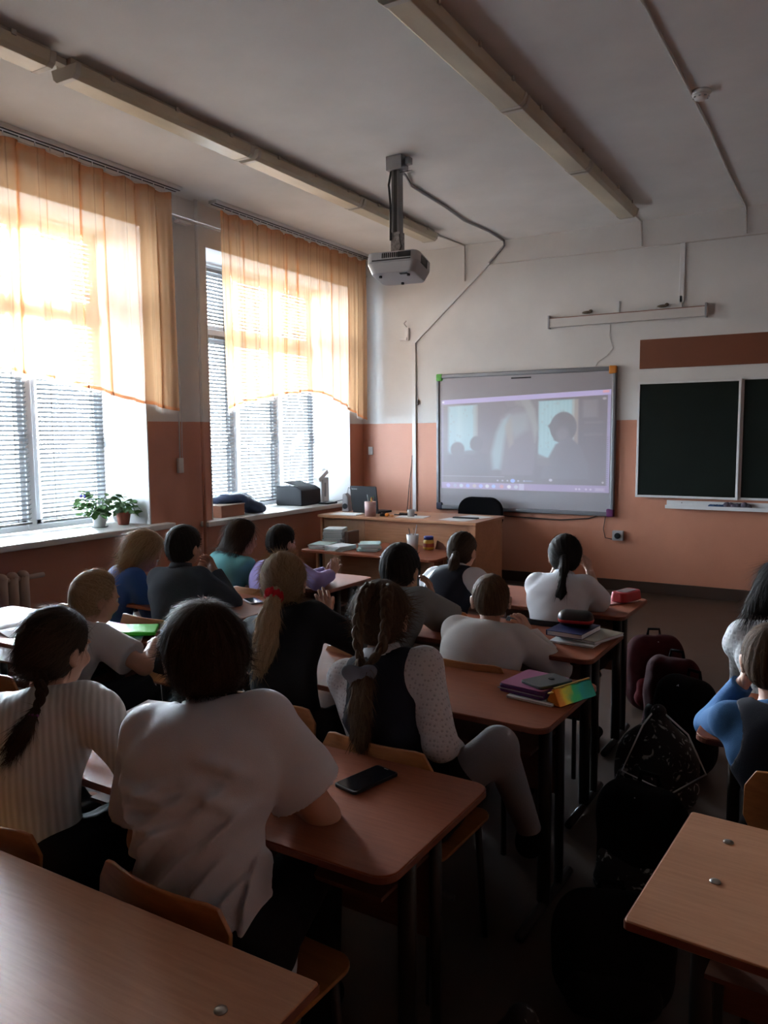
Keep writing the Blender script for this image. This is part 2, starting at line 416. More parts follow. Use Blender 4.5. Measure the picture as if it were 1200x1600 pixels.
# outside: pale ground and a long low block across the yard
struct('ground', MB().span((-90, -60, -1.3), (XW - WT - .1, 90, -1.2)), simple('yard_asphalt', (.12, .12, .12), .9, var=.2, nscale=.5))

# heating pipes painted with the wall
pb = MB().tube([(XW + .05, 5.30, 0), (XW + .05, 5.30, HC)], .016, 12)
tag(pb.build('riser_pipe', M['wall'], smooth=True), 'upright heating pipe painted like the wall between the two windows', 'pipe')
pb = MB().tube([(XW + .07, YB, 3.42), (XW + .07, 8.07, 3.42)], .014, 10)
tag(pb.build('heating_pipe', M['wall_white'], smooth=True), 'white horizontal pipe running behind the curtain tops', 'pipe')

def radiator(y0, n, label):
    t = thing('radiator', label, 'radiator', (XW + .09, y0, .16))
    for k in range(n):
        m = MB(); y = k * .082
        m.tube([(0, y, 0), (0, y, .48)], .03, 10, flat=1.8)
        m.ball((0, y, 0), (.055, .032, .035), 10, 6); m.ball((0, y, .48), (.055, .032, .035), 10, 6)
        m.build('radiator_section', M['rad'], t, smooth=True)
    MB().tube([(0, -.03, .02), (0, n * .082, .02)], .018, 8).tube([(0, -.03, .46), (0, n * .082 + .08, .46)], .018, 8).build('radiator_pipe', M['rad'], t, smooth=True)
M['rad'] = simple('radiator_cream', (.50, .36, .29), .45)
radiator(2.62, 11, 'cast iron radiator under the nearer window by the left frame edge')

# curtains
def smoothstep(a, b, x):
    t = np.clip((x - a) / (b - a), 0, 1); return t * t * (3 - 2 * t)
def curtain(name, label, y0, y1, ztop, zb, seed, x0, nfold=11, spread=0.0):
    """zb: list of (y, z) for the bottom edge"""
    rng = np.random.RandomState(seed)
    t = thing(name, label, 'curtain', (x0, (y0 + y1) / 2, ztop), group='orange sheer curtains')
    L = t.location
    nu, nv = 340, 70
    u = np.linspace(0, 1, nu); v = np.linspace(0, 1, nv)
    Y = y0 + (y1 - y0) * u
    ph = rng.rand(6) * 6.28
    prof = np.zeros(nu); c = np.cumsum(.6 + .9 * rng.rand(nfold * 2)); c = c / c[-1]
    for k, ck in enumerate(c): prof += (.6 + .6 * rng.rand()) * np.exp(-((u - ck) / (.010 + .009 * rng.rand())) ** 2) * (1 if k % 2 else -.6)
    for ck in c[::2] + .02 * (rng.rand(len(c[::2])) - .5):
        q = (u - ck) / (.011 + .008 * rng.rand()); A_ = (.035 + .05 * rng.rand()) * (y1 - y0) / 2.4
        Y = Y - A_ * q * np.exp(-q * q)
    micro = np.sin(u * 2 * pi * nfold * 4 + ph[0]) * .25
    zbot = np.interp(Y, [p[0] for p in zb], [p[1] for p in zb])
    X = np.zeros((nv, nu)); YY = X.copy(); Z = X.copy()
    for j, vv in enumerate(v):
        X[j] = x0 + .030 * prof * (.55 + .6 * vv) + .012 * micro * (1.2 - .7 * vv) + .018 * np.sin(u * 9 + 2 * vv + ph[1]) * vv
        YY[j] = Y + .012 * np.sin(u * 40 + ph[2] + vv * 2) * vv + spread * vv * (u - .5)
        Z[j] = ztop + (zbot - ztop) * vv + (.012 * np.cos(u * 2 * pi * nfold) - .012) * (1 - vv) ** 3
    V = np.stack([X, YY, Z], -1).reshape(-1, 3)
    def strip(name, ja, jb, mat, off=0.0):
        idx = np.arange(nv * nu).reshape(nv, nu)[ja:jb + 1]
        vs = V[idx.reshape(-1)] + np.array([off, 0, 0]) - np.array(L); n = idx.shape[0]
        g = np.arange(n * nu).reshape(n, nu)
        q = np.stack([g[:-1, :-1], g[:-1, 1:], g[1:, 1:], g[1:, :-1]], -1).reshape(-1, 4)
        me = bpy.data.meshes.new(name); me.from_pydata(vs.tolist(), [], q.tolist()); me.polygons.foreach_set('use_smooth', [True] * len(q)); me.materials.append(mat)
        o = bpy.data.objects.new(name, me); C.objects.link(o); o.parent = t; return o
    strip('curtain_cloth', 0, nv - 1, M['sheer'])
    tag(strip('heading_band', 0, 2, M['hem2'], .004), 'darker gathered orange band')
    tag(strip('hem', nv - 2, nv - 1, M['hem'], .003), 'red-brown hem')
    f = MB(); last = V[-nu:] - np.array(L)
    for k in range(0, nu - 1):
        for q in (0., .5):
            p = last[k] * (1 - q) + last[k + 1] * q; l = .045 + .012 * rng.rand(); d = .004 * (rng.rand() - .5)
            f.add([(p[0] + .002, p[1] - .0011, p[2]), (p[0] + .002, p[1] + .0011, p[2]), (p[0] + .002, p[1] + d, p[2] - l)], [(0, 1, 2)])
    tag(f.build('fringe', M['fringe'], t), kind='stuff')
    # hooks
    h = MB()
    for k in range(nfold * 2):
        yy = y0 + (y1 - y0) * (k + .5) / (nfold * 2); h.box((x0 - L[0], yy - L[1], .012), (.004, .008, .03))
    tag(h.build('curtain_hooks', M['white_plastic'], t), kind='stuff')
    return t
M['hem2'] = sheer('curtain_heading', (.80, .44, .24), .45)
def rail(y0, y1, label):
    t = thing('curtain_rail', label, 'curtain rail', (-4.86, (y0 + y1) / 2, HC - .022))
    L = t.location
    m = MB().span((-.045, y0 - L[1], -.006), (.045, y1 - L[1], .022)); m.build('rail_body', M['white_plastic'], t, bevel=.002)
    m = MB().span((-.03, y0 - L[1] + .01, -.010), (-.016, y1 - L[1] - .01, -.0062)).span((.016, y0 - L[1] + .01, -.010), (.030, y1 - L[1] - .01, -.0062))
    tag(m.build('rail_groove', M['black_metal'], t), 'black slots of the rail')
rail(1.9, 4.98, 'double-slot curtain rail on the ceiling over the nearer window')
rail(5.38, 7.98, 'double-slot curtain rail on the ceiling over the far window')
curtain('window_curtain', 'orange sheer half-length curtain glowing white with the sun, over the nearer window', 2.05, 4.90, 3.565,
        [(2.05, 1.80), (2.5, 1.93), (3.0, 2.03), (3.4, 2.04), (3.75, 2.00), (4.05, 1.945), (4.4, 1.87), (4.9, 1.80)], 3, -4.875, 12)
curtain('window_curtain', 'orange sheer half-length curtain over the far window, arched fringe hem', 5.50, 7.90, 3.565,
        [(5.50, 1.83), (5.75, 1.90), (6.2, 1.97), (6.76, 2.04), (7.05, 2.02), (7.45, 1.90), (7.9, 1.76)], 8, -4.875, 12)
# ------------------------------------------------------------------ ceiling lights, projector, detector
M['diffuser'] = simple('aged_diffuser', (.62, .55, .40), .35, .5, var=.25, nscale=6, stretch=(1, .3, 1))
M['lamp_body'] = simple('lamp_body', (.50, .47, .41), .5)
def ceiling_light(x, y0, y1, label, group):
    t = thing('ceiling_light', label, 'ceiling light', (x, (y0 + y1) / 2, HC), group=group); h = (y1 - y0) / 2
    MB().span((-.06, -h, -.035), (.06, h, 0)).build('housing', M['lamp_body'], t, bevel=.004)
    prof = [(-.10, -.034), (-.085, -.085), (-.06, -.105), (.06, -.105), (.085, -.085), (.10, -.034)]
    MB().prism(prof, -h + .03, h - .03, lambda u, v, w: Vector((u, w, v))).build('diffuser', M['diffuser'], t, bevel=.004)
    prof2 = [(a * 1.05, b * 1.03 + .001) for a, b in prof]
    for s in (-1, 1):
        MB().prism(prof2, s * h, s * (h - .035), lambda u, v, w: Vector((u, w, v))).build('end_cap', M['lamp_body'], t, bevel=.003)
    for k in range(3):
        yy = -h + (k + .5) * 2 * h / 3
        MB().span((-.108, yy - .012, -.045), (-.098, yy + .012, -.02)).span((.098, yy - .012, -.045), (.108, yy + .012, -.02)).build('clip', M['lamp_body'], t)
places = ['end one by the front wall', 'third from the back', 'second from the back', 'rearmost']
for x, segs, row in ((-3.76, [(5.94, 7.34), (4.54, 5.92), (3.02, 4.50), (1.42, 2.90)], 'row nearer the windows'), (-1.84, [(6.03, 7.50), (4.68, 6.00), (3.26, 4.66), (1.84, 3.22)], 'middle row')):
    for (a, b), pl in zip(segs, places):
        ceiling_light(x, a, b, 'yellowed fluorescent ceiling light of the %s, %s' % (row, pl), 'fluorescent lights, ' + row)
tag(MB().box((-3.76, 2.96, HC - .02), (.05, .13, .035)).build('junction_strip', M['lamp_body'], bevel=.003), 'small connecting strip between two ceiling lights of the window row', 'connector')

def cable(name, label, cat, pts, r, mat, grp=None):
    return tag(MB().tube(pts, r, 6).build(name, mat, smooth=True), label, cat, grp)
cm = M['trunk'] = simple('cable_trunking', (.50, .49, .47), .6)
cable('cable', 'thin cable from the window-row lights down the front wall', 'cable', [(-3.76, 7.34, HC - .01), (-3.72, 7.7, HC - .01), (-3.70, 8.055, HC - .01), (-3.70, 8.06, 3.24)], .009, cm)
cable('cable', 'thin cable from the middle lights down the front wall', 'cable', [(-1.84, 7.5, HC - .01), (-1.84, 8.055, HC - .01), (-1.83, 8.06, 3.38)], .008, cm)
cable('cable', 'cable across the ceiling to the smoke detector and front wall', 'cable', [(-.96, 1.5, HC - .008), (-.945, 3.0, HC - .010), (-.94, 4.0, HC - .007), (-.92, 5.2, HC - .012), (-.915, 5.9, HC - .007), (-.925, 6.8, HC - .010), (-.92, 8.055, HC - .008), (-.91, 8.06, 3.38)], .009, cm)
cable('projector_cable', 'grey cable run from the projector pole along the ceiling', 'cable', [(-3.02, 5.36, HC - .06), (-3.08, 5.6, HC - .025), (-3.19, 5.9, HC - .012), (-3.22, 6.6, HC - .012), (-3.27, 7.1, HC - .012), (-3.23, 7.6, HC - .012), (-3.25, 8.05, HC - .012), (-3.25, 8.06, HC - .06), (-3.42, 8.062, 3.40)], .012, M['grey_plastic'])
t = thing('cable_trunking', 'white cable trunking slanting and dropping down the front wall beside the corner', 'trunking', (-4.33, YF - .01, .1))
MB().box((0, -.002, 1.26), (.045, .022, 2.52)).build('vertical_run', M['white_plastic'], t, bevel=.002)
a = Vector((0, 0, 2.52)); b = Vector((.91, 0, 3.30)); dd = (b - a).normalized()
Mx = Matrix.Rotation(-math.atan2(dd.z, dd.x), 3, 'Y')
MB().box((a + b) / 2, ((b - a).length, .018, .03), Mx).build('slanting_run', M['white_plastic'], t, bevel=.002)
MB().box((.045, -.008, 1.85), (.02, .02, .06)).build('cable_clip', M['black_metal'], t)
MB().tube([(-.02, -.02, 1.2), (-.06, -.02, .9), (-.09, -.02, .6), (-.10, -.02, .2)], .004, 6).tube([(-.02, -.02, 1.25), (-.04, -.02, .9), (-.06, -.02, .3)], .003, 6).build('loose_cable', M['black_metal'], t, smooth=True)
cable('wall_trunking', 'thin horizontal trunking high on the front wall', 'trunking', [(-3.41, 8.070, 3.385), (-1.4, 8.070, 3.365), (.8, 8.070, 3.35)], .006, M['wall_white'])
tag(MB().box((-1.455, YF - .01, 3.09), (.045, .02, .55)).build('vertical_trunking', M['white_plastic'], bevel=.003), 'short white trunking dropping above the lamp rail near the chalkboard', 'trunking')

PX, PY = -2.975, 5.29
t = thing('projector_mount', 'grey projector pole and bracket bolted to the ceiling', 'mount', (PX, PY, HC))
MB().box((0, 0, -.05), (.13, .11, .10)).box((.09, .01, -.04), (.04, .05, .05)).build('ceiling_bracket', M['grey_metal'], t, bevel=.004)
MB().box((.075, -.02, -.12), (.12, .004, .004)).build('cross_rod', M['black_metal'], t)
pole = MB().span((-.034, -.03, -.56), (.034, .03, -.08)); pole.build('pole', M['pole'] if 'pole' in M else simple('pole_grey', (.16, .16, .17), .4, .5, metal=.5), t, bevel=.006)
MB().span((-.012, -.034, -.56), (.012, -.030, -.1)).build('pole_slot', M['black_metal'], t)
MB().span((-.04, -.035, -.72), (.04, .035, -.54)).build('pole_sleeve', simple('perforated_steel', (.30, .29, .29), .5, metal=.6, var=.6, nscale=70), t, bevel=.003)
for s in (-1, 1): MB().tube([(0, 0, -.70), (s * .10, .08, -.735), (s * .13, .11, -.75)], .008, 6).tube([(0, 0, -.70), (s * .10, -.08, -.735), (s * .13, -.11, -.75)], .008, 6).build('mount_arm', M['black_metal'], t, smooth=True)
MB().tube([(-.04, -.02, -.1), (-.05, -.04, -.2), (-.03, -.05, -.35), (-.035, -.045, -.6)], .008, 6).build('pole_cable', M['black_metal'], t, smooth=True)
PM = Matrix.Translation((PX + .01, PY, 2.82)) @ Matrix.Rotation(radians(8), 4, 'Z') @ Matrix.Rotation(radians(-9), 4, 'X')
t = thing('projector', 'light grey ceiling projector hanging under its pole', 'projector', (0, 0, 0)); t.matrix_world = PM
poly = rrect(.40, .32, .05, 4)
m = MB(); m.prism(poly, .0, .075, lambda u, v, w: Vector((u, v, w)))
n0 = len(m.v); m.prism(poly, -.075, .0, lambda u, v, w: Vector((u * (1 + .0 * w) * (1.0 if w > -.01 else .84), v * (1.0 if w > -.01 else .84), w)))
m.build('casing', simple('projector_grey', (.42, .43, .45), .35, .5), t, bevel=.006)
MB().tube([(-.10, .155, .0), (-.10, .185, .0)], .036, 20).build('lens_ring', M['black_metal'], t, smooth=False, bevel=.003)
MB().ball((-.10, .184, 0), (.027, .012, .027), 16, 8).build('lens', simple('lens_glass', (.01, .012, .02), .05, .8), t, smooth=True)
g = MB()
for k in range(9): g.box((-.07 + k * .016, -.162, .045), (.008, .004, .035))
g.box((.10, -.162, .045), (.10, .004, .04)).box((0, -.162, .012), (.30, .004, .008))
tag(g.build('vent_slots', M['black_metal'], t), 'dark slots and sockets on the rear')
g = MB()
for k in range(7): g.box((.201, -.07 + k * .02, .03), (.004, .012, .06))
g.build('side_vent', M['black_metal'], t)
for (x, y) in ((-.11, -.08), (.11, -.08), (0, .09)): MB().tube([(x, y, -.074), (x, y, -.088)], .012, 10).build('foot', M['dark_plastic'], t)
MB().box((.08, -.10, -.076), (.06, .03, .004)).build('sticker', M['dark_plastic'], t)
cable('projector_lead', 'black lead looping from the projector back to the pole', 'cable', [(PX + .06, PY - .14, 2.855), (PX + .10, PY - .12, 2.95), (PX + .05, PY - .05, 3.0), (PX + .035, PY - .035, 3.06)], .005, M['black_metal'])

t = thing('smoke_detector', 'round white smoke detector on the ceiling cable', 'smoke detector', (-.87, 5.25, HC))
MB().lathe((0, 0, 0), [(.058, 0), (.058, -.015), (.05, -.022)], 24).build('base', M['white_plastic'], t, smooth=True)
MB().lathe((0, 0, 0), [(.046, -.022), (.046, -.030), (.034, -.048), (.012, -.052)], 24).build('cover', M['white_plastic'], t, smooth=True)
for k in range(8):
    a = k * pi / 4; MB().box((.041 * cos(a), .041 * sin(a), -.038), (.012, .012, .006), Matrix.Rotation(a, 3, 'Z')).build('slot', M['grey_plastic'], t)

# ------------------------------------------------------------------ interactive whiteboard with the projected film
BX0, BX1, BZ0, BZ1 = -4.03, -2.045, .752, 2.25
t = thing('interactive_whiteboard', 'grey framed interactive whiteboard showing a projected film', 'whiteboard', ((BX0 + BX1) / 2, YF, BZ0))
L = t.location; bw = (BX1 - BX0) / 2; bh = BZ1 - BZ0; y = -.045
MB().span((-bw, -.035, 0), (bw, 0, bh)).build('board_body', M['frame_grey'], t)
M['wb'] = simple('board_surface', (.37, .365, .40), .45, .35)
MB().span((-bw + .035, -.040, .04), (bw - .035, -.034, bh - .04)).build('writing_surface', M['wb'], t)
for (a, b) in (((-bw, y - .01, bh - .045), (bw, -.03, bh)), ((-bw, y - .01, 0), (bw, -.03, .045)), ((-bw, y - .01, .045), (-bw + .035, -.03, bh - .045)), ((bw - .035, y - .01, .045), (bw, -.03, bh - .045))):
    MB().span(a, b).build('frame_rail', M['frame_grey'], t, bevel=.008)
for (sx, z, nm, c) in ((-1, bh, 'green', (.10, .38, .06)), (1, bh, 'orange', (.55, .20, .02)), (1, 0, 'purple', (.13, .02, .11)), (-1, 0, 'dark blue', (.02, .025, .05))):
    x = sx * bw; zz = z - .035 if z else .035
    o = MB().span((x - .001 * sx * 0 - (.075 if sx > 0 else -.0) + (.002 if sx > 0 else -.002), y - .014, zz - .04), (x + (.002 if sx > 0 else .073), -.005, zz + .04)).build('corner_cap', simple(nm + '_cap', c, .5), t, bevel=.012)
    tag(o, nm + ' plastic corner cap')
MB().box((0.0, y + .002, bh - .075), (.22, .006, .014)).build('maker_strip', M['dark_plastic'], t)
# the projected picture: a fine sheet whose vertex colours are what the projector throws
NU, NV = 360, 230
uu, vv = np.meshgrid(np.linspace(0, 1, NU), np.linspace(0, 1, NV))      # v runs down
img = np.zeros((NV, NU, 3)); img[:] = (.022, .012, .022)
def soft(d, w=.006): return np.clip(.5 - d / w, 0, 1)
def rect(u0, v0, u1, v1, col, a=1.0, w=.006):
    m = soft(np.maximum(np.maximum(u0 - uu, uu - u1), np.maximum(v0 - vv, vv - v1)), w)[..., None] * a
    img[:] = img * (1 - m) + np.array(col) * m
def ell(u, v, ru, rv, col, a=1.0, w=.25):
    d = np.sqrt(((uu - u) / ru) ** 2 + ((vv - v) / rv) ** 2) - 1
    m = np.clip(.5 - d / w, 0, 1)[..., None] * a
    img[:] = img * (1 - m) + np.array(col) * m
def polyg(pts, col, a=1.0, w=.012):
    ins = np.zeros(uu.shape, bool); dm = np.full(uu.shape, 9.)
    for i in range(len(pts)):
        (x0, y0), (x1, y1) = pts[i], pts[(i + 1) % len(pts)]
        with np.errstate(divide='ignore', invalid='ignore'):
            c = ((y0 > vv) != (y1 > vv)) & (uu < (x1 - x0) * (vv - y0) / ((y1 - y0) if y1 != y0 else 1e-9) + x0)
        ins ^= c
        t_ = np.clip(((uu - x0) * (x1 - x0) + (vv - y0) * (y1 - y0)) / ((x1 - x0) ** 2 + (y1 - y0) ** 2 + 1e-9), 0, 1)
        dm = np.minimum(dm, np.hypot(uu - x0 - t_ * (x1 - x0), vv - y0 - t_ * (y1 - y0)))
    m = soft(np.where(ins, -dm, dm), w)[..., None] * a
    img[:] = img * (1 - m) + np.array(col) * m
rs = np.random.RandomState(1)
DK = (.0, .0, .004); CY = (.20, .42, .46)
rect(.045, .075, .225, .62, CY, 1, .02); rect(.10, .075, .13, .6, (.36, .56, .58), .4, .03)
rect(.205, .08, .235, .45, (.22, .24, .2), .6, .01)
rect(.60, .075, .80, .66, CY, 1, .012); rect(.79, .075, .825, .60, (.26, .22, .16), .7, .01)
for _ in range(60):
    a = rs.rand(); b = rs.rand(); base = .05 if rs.rand() < .5 else .605
    ell(base + a * .17, .1 + b * .45, .004 + .004 * rs.rand(), .008 + .008 * rs.rand(), (.16, .28, .30), .55, .8)
for k in range(9): rect(.62 + k * .022, .08, .626 + k * .022, .55, (.36, .58, .60), .35, .012)
rect(.85, .09, .93, .26, (.13, .13, .13), .7, .02); rect(.86, .3, .96, .32, (.08, .07, .07), .8, .02); rect(.86, .42, .96, .44, (.08, .07, .07), .8, .02)
ell(.105, .56, .045, .085, DK, 1); ell(.225, .50, .040, .085, DK, 1); rect(.03, .615, .30, .86, DK, .95, .03); ell(.19, .66, .10, .09, DK, .9)
ell(.02, .70, .10, .12, DK, .6)
# standing figure with pale sleeves and a scarf
polyg([(.37, .22), (.47, .12), (.56, .16), (.60, .45), (.57, .84), (.38, .84), (.36, .5)], (.07, .055, .075), .9, .02)
polyg([(.385, .25), (.43, .20), (.40, .45), (.375, .78), (.33, .78), (.32, .6), (.35, .38)], (.17, .30, .31), .95, .03)
polyg([(.42, .20), (.55, .18), (.54, .36), (.46, .45), (.43, .36)], (.15, .20, .20), .8, .05)
polyg([(.48, .02), (.53, .0), (.58, .16), (.60, .35), (.58, .5), (.56, .30), (.52, .14)], (.17, .20, .18), .9, .02)
ell(.44, .05, .04, .07, (.05, .04, .05), .9); ell(.50, .06, .04, .06, (.15, .16, .14), .6, .6)
polyg([(.40, .32), (.44, .22), (.455, .5), (.43, .55)], (.22, .20, .13), .6, .02)
# seated boy in profile
ell(.742, .35, .075, .155, DK, 1, .10); polyg([(.655, .33), (.70, .25), (.75, .22), (.80, .30), (.79, .45), (.72, .50), (.69, .48), (.685, .42)], DK, 1, .012)
ell(.74, .42, .035, .07, (.11, .11, .12), .55, .7)
polyg([(.70, .52), (.78, .44), (.84, .55), (.88, .70), (.89, .87), (.62, .87), (.63, .75), (.67, .62)], (.035, .035, .05), 1, .015)
polyg([(.58, .60), (.66, .66), (.68, .74), (.60, .74)], (.05, .045, .05), .9, .02)
rect(.0, .855, .40, .862, (.24, .24, .30), .8, .006)
rect(0, .0, 1, .052, (.36, .30, .60), 1, .004); rect(.955, .006, .99, .03, (.65, .25, .32), 1, .004); rect(0, 0, .012, 1, (.16, .13, .26), .6, .006)
rect(.982, .05, 1, .94, (.26, .22, .42), .9, .004); rect(.01, .062, .12, .066, (.2, .2, .22), .7, .006)
ell(.012, .025, .008, .012, (.75, .75, .85), 1)
rect(0, .93, 1, 1, (.21, .14, .32), 1, .004); rect(.0, .93, .5, 1, (.28, .22, .42), .8, .01)
rect(.49, .93, .52, 1, (.45, .45, .62), .8, .004)
for u_, c_ in zip((.045, .09, .13, .172, .215, .255, .295, .335, .385, .43, .472), ((.45, .42, .95), (.3, .35, .5), (.5, .6, .7), (.25, .35, .8), (.45, .4, .4), (.3, .4, .95), (.6, .65, .7), (.3, .5, .85), (.5, .2, .25), (.7, .7, .75), (.45, .5, .6))):
    ell(u_, .965, .012, .020, c_, .95, .4)
for u_ in (.36, .39, .42, .485, .52): ell(u_, .90, .006, .009, (.38, .40, .5), .9, .5)
ell(.452, .90, .014, .02, (.22, .38, .85), 1, .4); ell(.545, .90, .03, .006, (.12, .2, .35), .8); ell(.675, .885, .010, .014, (.5, .5, .55), .9, .5); ell(.965, .90, .006, .01, (.5, .5, .5), .8)
for u_ in (.82, .838, .875, .90): ell(u_, .97, .006, .010, (.55, .5, .6), .9, .5)
rect(.925, .955, .975, .985, (.5, .45, .58), .5, .01)
for k in range(24): ell(.987, .46 + k * .02, .004, .006, (.05, .04, .14), .9, .4)
ell(.965, .085, .010, .012, (.4, .4, .42), .9, .6)
# corners of the picture on the board (metres in the board's own frame)
P00, P10, P11, P01 = np.array([-bw + .06, bh - .285]), np.array([bw - .045, bh - .225]), np.array([bw - .05, .235]), np.array([-bw + .06, .235])
px = (P00[None, None] * ((1 - uu) * (1 - vv))[..., None] + P10 * (uu * (1 - vv))[..., None] + P11 * (uu * vv)[..., None] + P01 * ((1 - uu) * vv)[..., None])
vs = np.stack([px[..., 0], np.full(uu.shape, -.0412), px[..., 1]], -1).reshape(-1, 3)
g = np.arange(NU * NV).reshape(NV, NU); q = np.stack([g[:-1, :-1], g[1:, :-1], g[1:, 1:], g[:-1, 1:]], -1).reshape(-1, 4)
me = bpy.data.meshes.new('projected_picture'); me.from_pydata(vs.tolist(), [], q.tolist())
ca = me.color_attributes.new('film', 'FLOAT_COLOR', 'POINT'); ca.data.foreach_set('color', np.concatenate([img.reshape(-1, 3), np.ones((NU * NV, 1))], 1).astype(np.float32).ravel())
m_, nt, p, o_ = new_mat('projected_film')
at = node(nt, 'ShaderNodeAttribute', attribute_name='film')
p.inputs['Base Color'].default_value = (.37, .365, .40, 1); p.inputs['Roughness'].default_value = .45; p.inputs['Specular IOR Level'].default_value = .35
nt.links.new(at.outputs['Color'], p.inputs['Emission Color']); p.inputs['Emission Strength'].default_value = PROJ
me.materials.append(m_)
o = bpy.data.objects.new('projected_picture', me); C.objects.link(o); o.parent = t; tag(o, 'projected film scene with a purple task bar')

# ------------------------------------------------------------------ chalkboard wall
t = thing('chalkboard', 'large dark green folding chalkboard with white metal frame', 'chalkboard', (-1.83, YF, .96))
for (x0, x1, z0, z1, yy) in ((0, .93, 0, 1.12, -.045), (.93, 2.83, .0, 1.13, -.02), (2.83, 3.76, 0, 1.12, -.045)):
    p = MB().span((x0 + .012, yy - .012, z0 + .012), (x1 - .012, yy, z1 - .012)).build('chalkboard_panel', M['chalk_green'], t)
    f = MB(); w_ = .022
    f.span((x0, yy - .02, z0), (x1, yy + .002, z0 + w_)).span((x0, yy - .02, z1 - w_), (x1, yy + .002, z1)).span((x0, yy - .02, z0 + w_), (x0 + w_, yy + .002, z1 - w_)).span((x1 - w_, yy - .02, z0 + w_), (x1, yy + .002, z1 - w_))
    f.build('panel_frame', M['white_plastic'], p, bevel=.003)
    c = MB()
    for (cx, cz) in ((x0, z0), (x1, z0), (x0, z1), (x1, z1)):
        sx = 1 if cx == x0 else -1; sz = 1 if cz == z0 else -1
        c.prism([(0, 0), (.05, 0), (.022, .022), (0, .05)], yy - .023, yy - .012, lambda u, v, w, cx=cx, cz=cz, sx=sx, sz=sz: Vector((cx + sx * u, w, cz + sz * v)))
    c.build('corner_plates', M['white_plastic'], p)
    MB().span((x0 + .05, yy, z0 + .2), (x0 + .1, -.0, z0 + .3)).span((x1 - .1, yy, z1 - .3), (x1 - .05, -.0, z1 - .2)).build('wall_bracket', M['grey_metal'], t)
t = thing('chalk_tray', 'white metal chalk tray under the chalkboard', 'chalk tray', (-1.54, YF, .86))
MB().span((0, -.09, 0), (3.2, 0, .012)).span((0, -.095, 0), (3.2, -.085, .035)).span((0, -.015, 0), (3.2, -.001, .075)).build('tray_body', M['white_plastic'], t, bevel=.003)
MB().ball((.14, -.019, .055), (.006, .003, .006), 8, 6).build('screw', M['grey_metal'], t)
m = MB()
for k in range(7): m.ball((-.99 + k * .030, YF - .055 + .006 * sin(k * 2), .902 + .006 * sin(k * 3)), (.036, .032, .032 + .006 * cos(k * 5)), 10, 6)
tag(m.build('chalk_rag', simple('rag_grey', (.10, .085, .12), .9, var=.5, nscale=30), smooth=True), 'crumpled grey-violet rag on the chalk tray', 'rag')
m = MB()
for k in range(5): m.ball((-1.13 + k * .026, YF - .055 + .004 * cos(k * 3), .893), (.028, .026, .021), 10, 6)
tag(m.build('sponge_cloth', simple('cloth_blue', (.02, .05, .12), .9), smooth=True), 'small dark blue cloth on the chalk tray beside the rag', 'cloth')
tag(MB().span((-1.83, YF - .012, 2.21), (1.93, YF, 2.49)).build('wall_panel', M['brown_board'], bevel=.002), 'long brown hardboard panel above the chalkboard', 'panel')
t = thing('board_lamp', 'long white lamp housing on the wall above the whiteboard', 'wall lamp', (-2.75, YF, 2.67))
sl = Matrix.Rotation(radians(0), 4, 'Y')
MB().span((0, -.06, 0), (1.53, -.0, .09)).build('housing', M['wall_white'], t, bevel=.004)
MB().span((0, -.062, .086), (1.53, -.054, .093)).build('edge_strip', simple('rust_line', (.20, .08, .05), .7), t)
for xx in (.01, 1.52): MB().span((xx - .008, -.066, -.012), (xx + .008, -.0, .12)).build('end_bracket', M['grey_plastic'], t)
for xx in (.40, 1.13): MB().ball((xx, -.03, .125), (.055, .015, .014), 10, 6).ball((xx + .035, -.03, .135), (.02, .014, .016), 8, 6).build('wire_joint', simple('joint_brown_%d' % int(xx * 10), (.09, .065, .04), .6), t, smooth=True)
for xx in (.70, 1.29): MB().span((xx - .014, -.02, .10), (xx + .014, 0, .21)).build('conduit_stub', M['white_plastic'], t, bevel=.002)
cable('thin_wire', 'thin slack white wire between the lamp housing and whiteboard', 'wire', [(-2.12, 8.07, 2.66), (-2.13, 8.068, 2.55), (-2.09, 8.068, 2.43), (-2.15, 8.068, 2.36), (-2.24, 8.068, 2.30), (-2.26, 8.068, 2.26)], .003, cm)
cable('loose_lead', 'black lead hanging under the whiteboard towards the desk', 'cable', [(-4.0, 8.05, .80), (-3.5, 8.06, .72), (-3.1, 8.06, .70), (-2.6, 8.06, .69), (-2.3, 8.06, .72), (-2.2, 8.06, .755)], .006, M['black_metal'])
t = thing('socket_box', 'small grey socket box on the wall below the whiteboard', 'socket', (-2.0, YF, .56))
MB().box((0, -.022, 0), (.11, .045, .10)).build('box', M['grey_plastic'], t, bevel=.008)
MB().lathe((0, 0, 0), [(.03, 0), (.03, .012), (.024, .014)], 18).xform(Matrix.Translation((0, -.044, 0)) @ Matrix.Rotation(pi / 2, 4, 'X')).build('plug', M['dark_plastic'], t, smooth=True)
cable('socket_lead', 'thin lead curving from the whiteboard down to the socket box', 'cable', [(-2.13, 8.06, .76), (-2.15, 8.06, .62), (-2.13, 8.06, .53), (-2.06, 8.055, .52)], .004, M['black_metal'])
t = thing('wall_switch', 'white light switch on the terracotta wall in the corner', 'switch', (-4.92, YF, 1.40))
MB().box((0, -.008, 0), (.06, .016, .095)).build('switch_plate', M['white_plastic'], t, bevel=.004)
MB().box((0, -.018, 0), (.03, .010, .05)).build('rocker', M['white_plastic'], t, bevel=.002)
t = thing('wall_hook', 'white plastic bracket on the wall above the trunking', 'bracket', (-4.42, YF, 2.70))
MB().box((0, -.012, .02), (.05, .025, .14)).box((-.04, -.02, -.03), (.09, .03, .03)).tube([(.0, -.02, .10), (-.02, -.05, .14), (0, -.03, .17)], .007, 6).build('bracket_body', M['white_plastic'], t, bevel=.003)
t = thing('blind_cord', 'white cord with a small white box hanging on the pillar', 'cord', (XW + .02, 5.05, 1.28))
